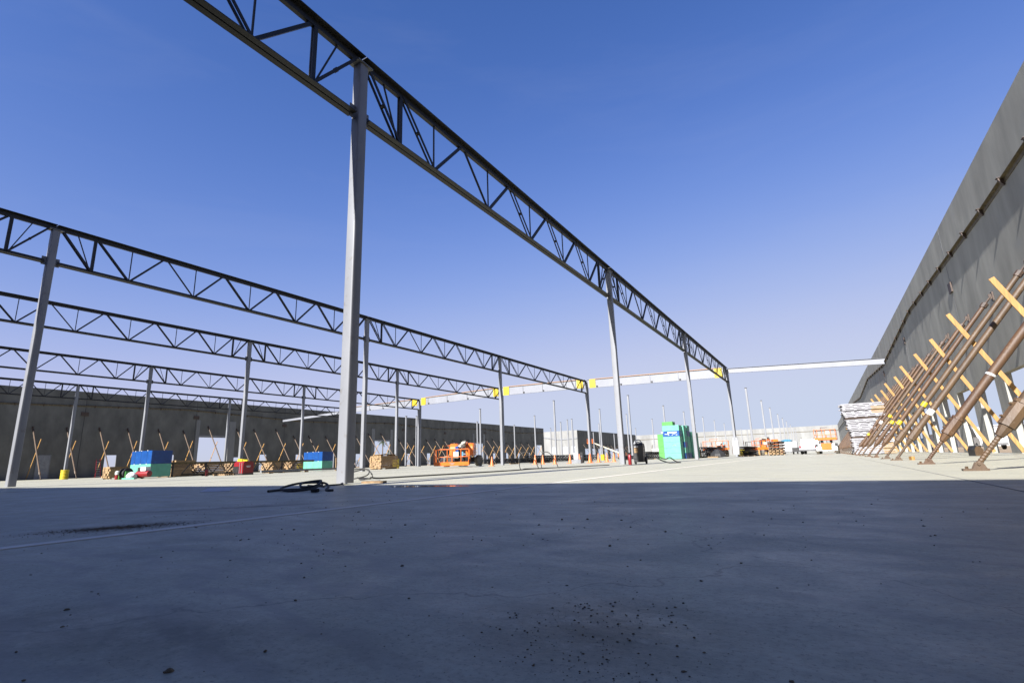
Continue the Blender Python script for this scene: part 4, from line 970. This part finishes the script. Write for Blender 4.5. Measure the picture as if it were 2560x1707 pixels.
# pickup, trailers, forklift
def car(name, label, loc, rz, paint, L=4.9, W=1.85, H=1.55, kind='suv', group=None):
    g = thing(name, label, 'van' if kind == 'van' else ('pickup' if kind == 'pickup' else 'car'), loc, rz, group)
    if kind == 'pickup': prof = [(-L/2, .45), (L/2, .45), (L/2, 1.0), (.35*L, 1.08), (.22*L, 1.12), (.08*L, H), (-.12*L, H), (-.17*L, 1.05), (-L/2, 1.05)]; win = [(-.13*L, 1.10), (.19*L, 1.12), (.075*L, H-.08), (-.105*L, H-.08)]
    elif kind == 'van': prof = [(-L/2, .4), (L/2, .4), (L/2, .95), (.42*L, 1.15), (.28*L, H-.05), (.22*L, H), (-L/2+.05, H), (-L/2, H-.1)]; win = [(.05*L, 1.2), (.385*L, 1.2), (.27*L, H-.15), (.05*L, H-.15)]
    else: prof = [(-L/2, .4), (L/2, .4), (L/2, .85), (.24*L, 1.0), (.12*L, H), (-.38*L, H), (-L/2, 1.0)]; win = [(-.42*L, 1.02), (.2*L, 1.02), (.11*L, H-.07), (-.36*L, H-.07)]
    b = MB().prism(prof, -W/2, W/2, 'x').build('car_body', paint, g)
    for s in (-1, 1): MB().prism(win, s*(W/2-.01), s*(W/2+.006), 'x').build('side_window', MT['glass'], g)
    # windscreen and rear glass
    wp = [p for p in win]
    MB().add([(-W/2+.12, wp[1][0]+.03, wp[1][1]+.0), (W/2-.12, wp[1][0]+.03, wp[1][1]), (W/2-.2, wp[2][0]+.035, wp[2][1]), (-W/2+.2, wp[2][0]+.035, wp[2][1])], [(0, 1, 2, 3)]).build('windscreen', MT['glass'], g)
    MB().add([(-W/2+.12, wp[0][0]-.10, wp[0][1]), (W/2-.12, wp[0][0]-.10, wp[0][1]), (W/2-.2, wp[3][0]-.07, wp[3][1]), (-W/2+.2, wp[3][0]-.07, wp[3][1])], [(0, 1, 2, 3)]).build('rear_window', MT['glass'], g)
    for s in (-1, 1):
        for y in (-.3*L, .31*L):
            o = MB().lathe([(.08, -.11), (.30, -.11), (.34, -.08), (.34, .08), (.30, .11), (.08, .11)], (0, 0, 0), 18, 'x').build('wheel', MT['darkrub'], g, (s*(W/2-.08), y, .34))
            MB().lathe([(.02, -.115), (.2, -.118), (.2, .118), (.02, .115)], (0, 0, 0), 12, 'x').build('rim', MT['grey'], o)
        MB().box((s*(W/2-.22), L/2+.005, .78), (.32, .03, .16)).build('headlight', MT['bright'], g); MB().box((s*(W/2-.12), -L/2-.005, .9), (.2, .03, .26)).build('taillight', MT['red'], g)
    MB().box((0, L/2+.02, .5), (W*.96, .08, .2)).build('bumper', MT['plate'], g); MB().box((0, -L/2-.02, .52), (W*.96, .08, .18)).build('bumper', MT['plate'], g)
    return g
car('pickup_truck', 'silver pickup truck with a red tail lamp behind the scissor lift', (-1.35, 78, 0), R(-6), MT['pickup_paint'], 5.4, 1.95, 1.85, 'pickup')
def trailer(x, y, w, l, h, m, label, cat='trailer'):
    g = thing('site_trailer', label, cat, (x, y, 0))
    MB().bx(-w/2, w/2, -l/2, l/2, .4, h).build('trailer_body', MT[m], g); MB().bx(-w/2-.05, w/2+.05, -l/2-.05, l/2+.05, .32, .42).bar((0, -l/2, .36), (0, -l/2-.9, .36), .1, .1).build('frame', MT['black'], g)
    for s in (-1, 1): wheel(g, s*(w/2-.1), 0, .32, .2, False, 'white', 'darkrub')
    return g
trailer(-3.2, 88, 1.5, 2.2, .95, 'black', 'small dark utility trailer left of the silver pickup')
trailer(-5.2, 101, 3.0, 3.0, 2.0, 'white', 'white tank trailer at the far end right of the crates')
tag(MB().lathe([(.1, 0), (.8, .05), (.9, .25), (.5, .4), (.1, .45)], n=9).build('blue_tarp', MT['tarp'], None, (-5.2, 101.2, 2.0), 0, False), 'blue tarp heaped on the white tank trailer', 'tarp')
g = thing('forklift', 'small yellow forklift with open cage among crates at the far end', 'forklift', (-10.8, 98, 0), R(10))
MB().prism([(-1.1, .35), (1.1, .35), (1.1, .9), (.9, 1.25), (-.2, 1.25), (-.3, .8), (-1.1, .75)], -.6, .6, 'x').build('forklift_body', MT['yellow'], g)
for sx in (-.52, .52):
    for y in (-.7, .55): MB().bx(sx-.04, sx+.04, y-.04, y+.04, .8, 2.2).build('cage_post', MT['black'], g)
MB().bx(-.56, .56, -.74, .6, 2.2, 2.26).build('cage_roof', MT['black'], g); MB().bx(-.4, -.3, -1.3, -1.2, .1, 2.1).bx(.3, .4, -1.3, -1.2, .1, 2.1).build('mast', MT['black'], g)
for sx in (-1, 1):
    for s in (-.75, .75): wheel(g, sx*.55, s, .34, .24, False, 'white', 'darkrub')
def crate(x, y, w, l, h, m, label):
    g = thing('crate', label, 'crate', (x, y, 0), 0, 'crates at the far end')
    n = max(3, int(h/.25))
    MB().bx(-w/2+.03, w/2-.03, -l/2+.03, l/2-.03, .1, h-.02).build('crate_core', MT[m], g)
    for k in range(n): MB().bx(-w/2, w/2, -l/2, -l/2+.025, .1+k*(h-.1)/n, .1+(k+.9)*(h-.1)/n).bx(w/2-.025, w/2, -l/2, l/2, .1+k*(h-.1)/n, .1+(k+.9)*(h-.1)/n).build('board', MT[m], g)
    MB().bx(-w/2, -w/2+.1, -l/2, l/2, 0, .1).bx(w/2-.1, w/2, -l/2, l/2, 0, .1).build('skid', MT['wood2'], g)
crate(-8.6, 96, 1.3, 1.4, 1.35, 'lumber', 'tan wooden crate right of the yellow forklift'); crate(-7.2, 96.5, 1.2, 1.2, 1.45, 'wood', 'tall pale crate beside the red crate'); crate(-6.2, 97, 1.1, 1.1, 1.0, 'red', 'red crate at the far end beside the pale crate')
crate(-12.4, 100, 1.6, 1.3, 1.1, 'yellow', 'yellow crate left of the forklift'); crate(-23.5, 88, 2.0, 1.6, 1.6, 'white', 'white boxed equipment behind the far yellow guard'); crate(-21.3, 88, .9, 1.2, 1.7, 'blue', 'narrow blue box beside the white boxed equipment')
crate(-26.8, 88, 2.4, 1.5, .9, 'tarp', 'low blue covered crate left of the white boxed equipment'); crate(-18.6, 90, 2.4, 1.8, 1.2, 'wood', 'pale crate behind the second column of the nearest line')
tag(MB().lathe([(.2, 0), (.9, .05), (1.05, .45), (.75, .85), (.35, 1.15), (.05, 1.2)], n=9).build('tarp_heap', MT['tarp'], None, (-17.0, 71.5, 1.0), .4), 'blue-green tarp heap on the joist pile behind the welder', 'tarp')
pallet(-10.6, 62.0, 0, 'pale pallet at the foot of the wrapped far end column', 0); pallet(-12.6, 63.0, 0, 'pale pallet left of the wrapped far end column', .2)
tag(MB().lathe([(.05, 0), (.9, .05), (.8, .4), (.3, .85), (.05, .95)], n=9).build('black_tarp', MT['darkrub'], None, (-10.4, 63.6, 0), .3), 'black sheet heaped beside the far end column', 'tarp')
g = MB().lathe([(.30, .25), (.34, .9), (.32, 1.6), (.26, 2.0), (.28, 2.1)], n=9).build('plastic_wrap', MT['plastic'], None, (TX[0], YR[3], 0))
tag(g, 'white plastic sheet wrapped around the far end column base', 'wrap')
# ------------------------------------------------------------------ stack of white forms by the right wall braces
def form_layer(seed):
    rn = random.Random(seed); m = MB(); w, l = 2.3, 2.4
    m.bx(-w/2, w/2, -l/2, l/2, .034, .112)
    x = -w/2
    while x < w/2-.2:
        m.bx(x, x+.16, -l/2+.01, -l/2+.3, .0, .034); x += .55+rn.uniform(-.1, .1)
    for k in range(5): m.bx(-w/2+rn.uniform(-.12, .0), -w/2+.3, -l/2+.05+k*.48, -l/2+.35+k*.48, .045, .10)
    return m.mesh('white_form', MT['whiteform'])
fms = [form_layer(i) for i in range(5)]; wood_layer = MB().bx(-1.15, 1.15, -1.2, 1.2, .07, .112).bx(-1.15, 1.15, -1.15, -1.05, 0, .07).bx(.5, 1.15, -1.2, 1.2, 0, .05).mesh('wood_form', MT['bracket'])
wood_end = MB().bx(.45, 1.16, -1.22, 1.0, .012, .085).mesh('wood_end', MT['wood'])
rnd = random.Random(11)
for k in range(29):
    drift = -.32*max(0, (k-8)/20)
    isw = k in (9, 20)
    o = inst('wood_form' if isw else 'white_form', wood_layer if isw else fms[k % 5], None, (3.0+drift+rnd.uniform(-.06, .06), 44.2+rnd.uniform(-.08, .08), .04+k*.118), (0, 0, rnd.uniform(-.025, .025)), (1.0 if k < 12 else 1.04, 1, 1))
    tag(o, f'{"brown wooden" if isw else "white ribbed"} form, {nth(k)} from the floor in the tall stack by the right wall', 'form', 'forms in the tall white stack')
    if k in (0, 1, 2, 3, 4, 5, 16, 17, 18, 23, 24, 25, 26): inst('wood_end', wood_end, o)
# ------------------------------------------------------------------ outside the walls
for i, (x, y, l, h) in enumerate(((58, 180, 150, 6.2), (60, 360, 160, 8.0))):
    g = thing('warehouse', ['long white warehouse outside beyond the right wall openings', 'second pale warehouse farther beyond the first'][i], 'building', (x, y, -.05))
    MB().bx(0, 60, -l/2, l/2, 0, h).build('wall', MT['bldg'], g); MB().bx(-.4, 60.4, -l/2-.4, l/2+.4, h, h+.4).build('parapet', MT['white'], g)
    MB().bx(-.08, 0, -l/2, l/2, h*.55, h*.6).build('band', MT['grey'], g)
    for k in range(12): MB().bx(-.1, -.01, -l/2+6+k*l/12.5, -l/2+10+k*l/12.5, .2, 3.2).build('dock_door', MT['grey'], g)
car('delivery_van', 'white van parked outside beyond the right wall', (13.2, 66, -.06), R(185), MT['white'], 5.2, 2.0, 2.1, 'van', 'vehicles outside the right wall')
car('parked_car', 'dark blue car parked outside, left of the white van', (11.3, 88, -.06), R(178), MT['suv_paint'], 4.7, 1.85, 1.6, 'suv', 'vehicles outside the right wall')
car('parked_car', 'dark car farthest left outside through the right wall openings', (11.8, 112, -.06), R(180), MT['suv_paint'], 4.7, 1.85, 1.5, 'suv', 'vehicles outside the right wall')
# palms and shrubs beyond the left wall
def palm(x, y, h, r, label, nf=26, seed=1):
    rn = random.Random(seed); g = thing('palm_tree', label, 'palm', (x, y, 0), 0, 'palms beyond the left wall')
    MB().tube((0, 0, 0), (.15, 0, h*.5), .28, .22, 10).tube((.15, 0, h*.5), (.2, 0, h), .22, .18, 10).build('trunk', MT['bark'], g)
    m = MB()
    for k in range(nf):
        a = rn.uniform(0, 6.28); e = rn.uniform(-.7, 1.2); L = r*rn.uniform(.8, 1.15); p = Vector((.2, 0, h)); d = Vector((math.cos(a)*math.cos(e), math.sin(a)*math.cos(e), math.sin(e)))
        side = Vector((-math.sin(a), math.cos(a), 0)); prev = p; n = 7
        for i in range(n):
            d = (d+Vector((0, 0, -.17))).normalized(); nx = prev+d*L/n; wd = .34*r/2.5*(1-.6*i/n)
            for s in (-1, 1):
                for q in (.0, .5):
                    b0 = prev+(nx-prev)*q; m.add([b0, b0+(nx-prev)*.42, b0+(nx-prev)*.8+side*s*wd*1.5+Vector((0, 0, -wd*.5))], [(0, 1, 2)])
            prev = nx
    m.build('crown', MT['leaf'], g)
palm(-148, 152.0, 9.6, 2.3, 'fan palm with round crown seen through the tall left wall opening', 40, 3)
palm(-121, 127.5, 3.6, 4.2, 'leaning palm with long drooping fronds at the right of the tall opening', 26, 8)
def shrub(x, y, w, h, label, seed):
    rn = random.Random(seed); g = thing('shrub', label, 'shrub', (x, y, 0), 0, 'shrubs beyond the left wall')
    m = MB()
    for k in range(420):
        u = Vector((rn.gauss(0, 1), rn.gauss(0, 1), rn.gauss(0, 1))).normalized()*rn.random()**.4
        c = Vector((u.x*w/2, u.y*w/2, h*.5+u.z*h*.5)); s = .22
        t = Vector((rn.uniform(-1, 1), rn.uniform(-1, 1), rn.uniform(-1, 1)))*s; q = Vector((rn.uniform(-1, 1), rn.uniform(-1, 1), rn.uniform(-1, 1)))*s
        m.add([c, c+t, c+q], [(0, 1, 2)])
    m.build('foliage', MT['leaf'], g); MB().tube((0, 0, 0), (0, 0, h*.5), .08, .04, 6).build('stem', MT['bark'], g)
for i, (x, y, w, h) in enumerate(((-128, 87.5, 9, 2.2), (-120, 60, 7, 1.6), (-128, 121, 8, 2.4), (-135, 146, 12, 2.0), (-130, 158, 10, 2.6), (-125, 180, 9, 1.8))):
    shrub(x, y, w, h, f'olive shrub, {nth(i)} from the left, seen low through the left wall openings', 20+i)
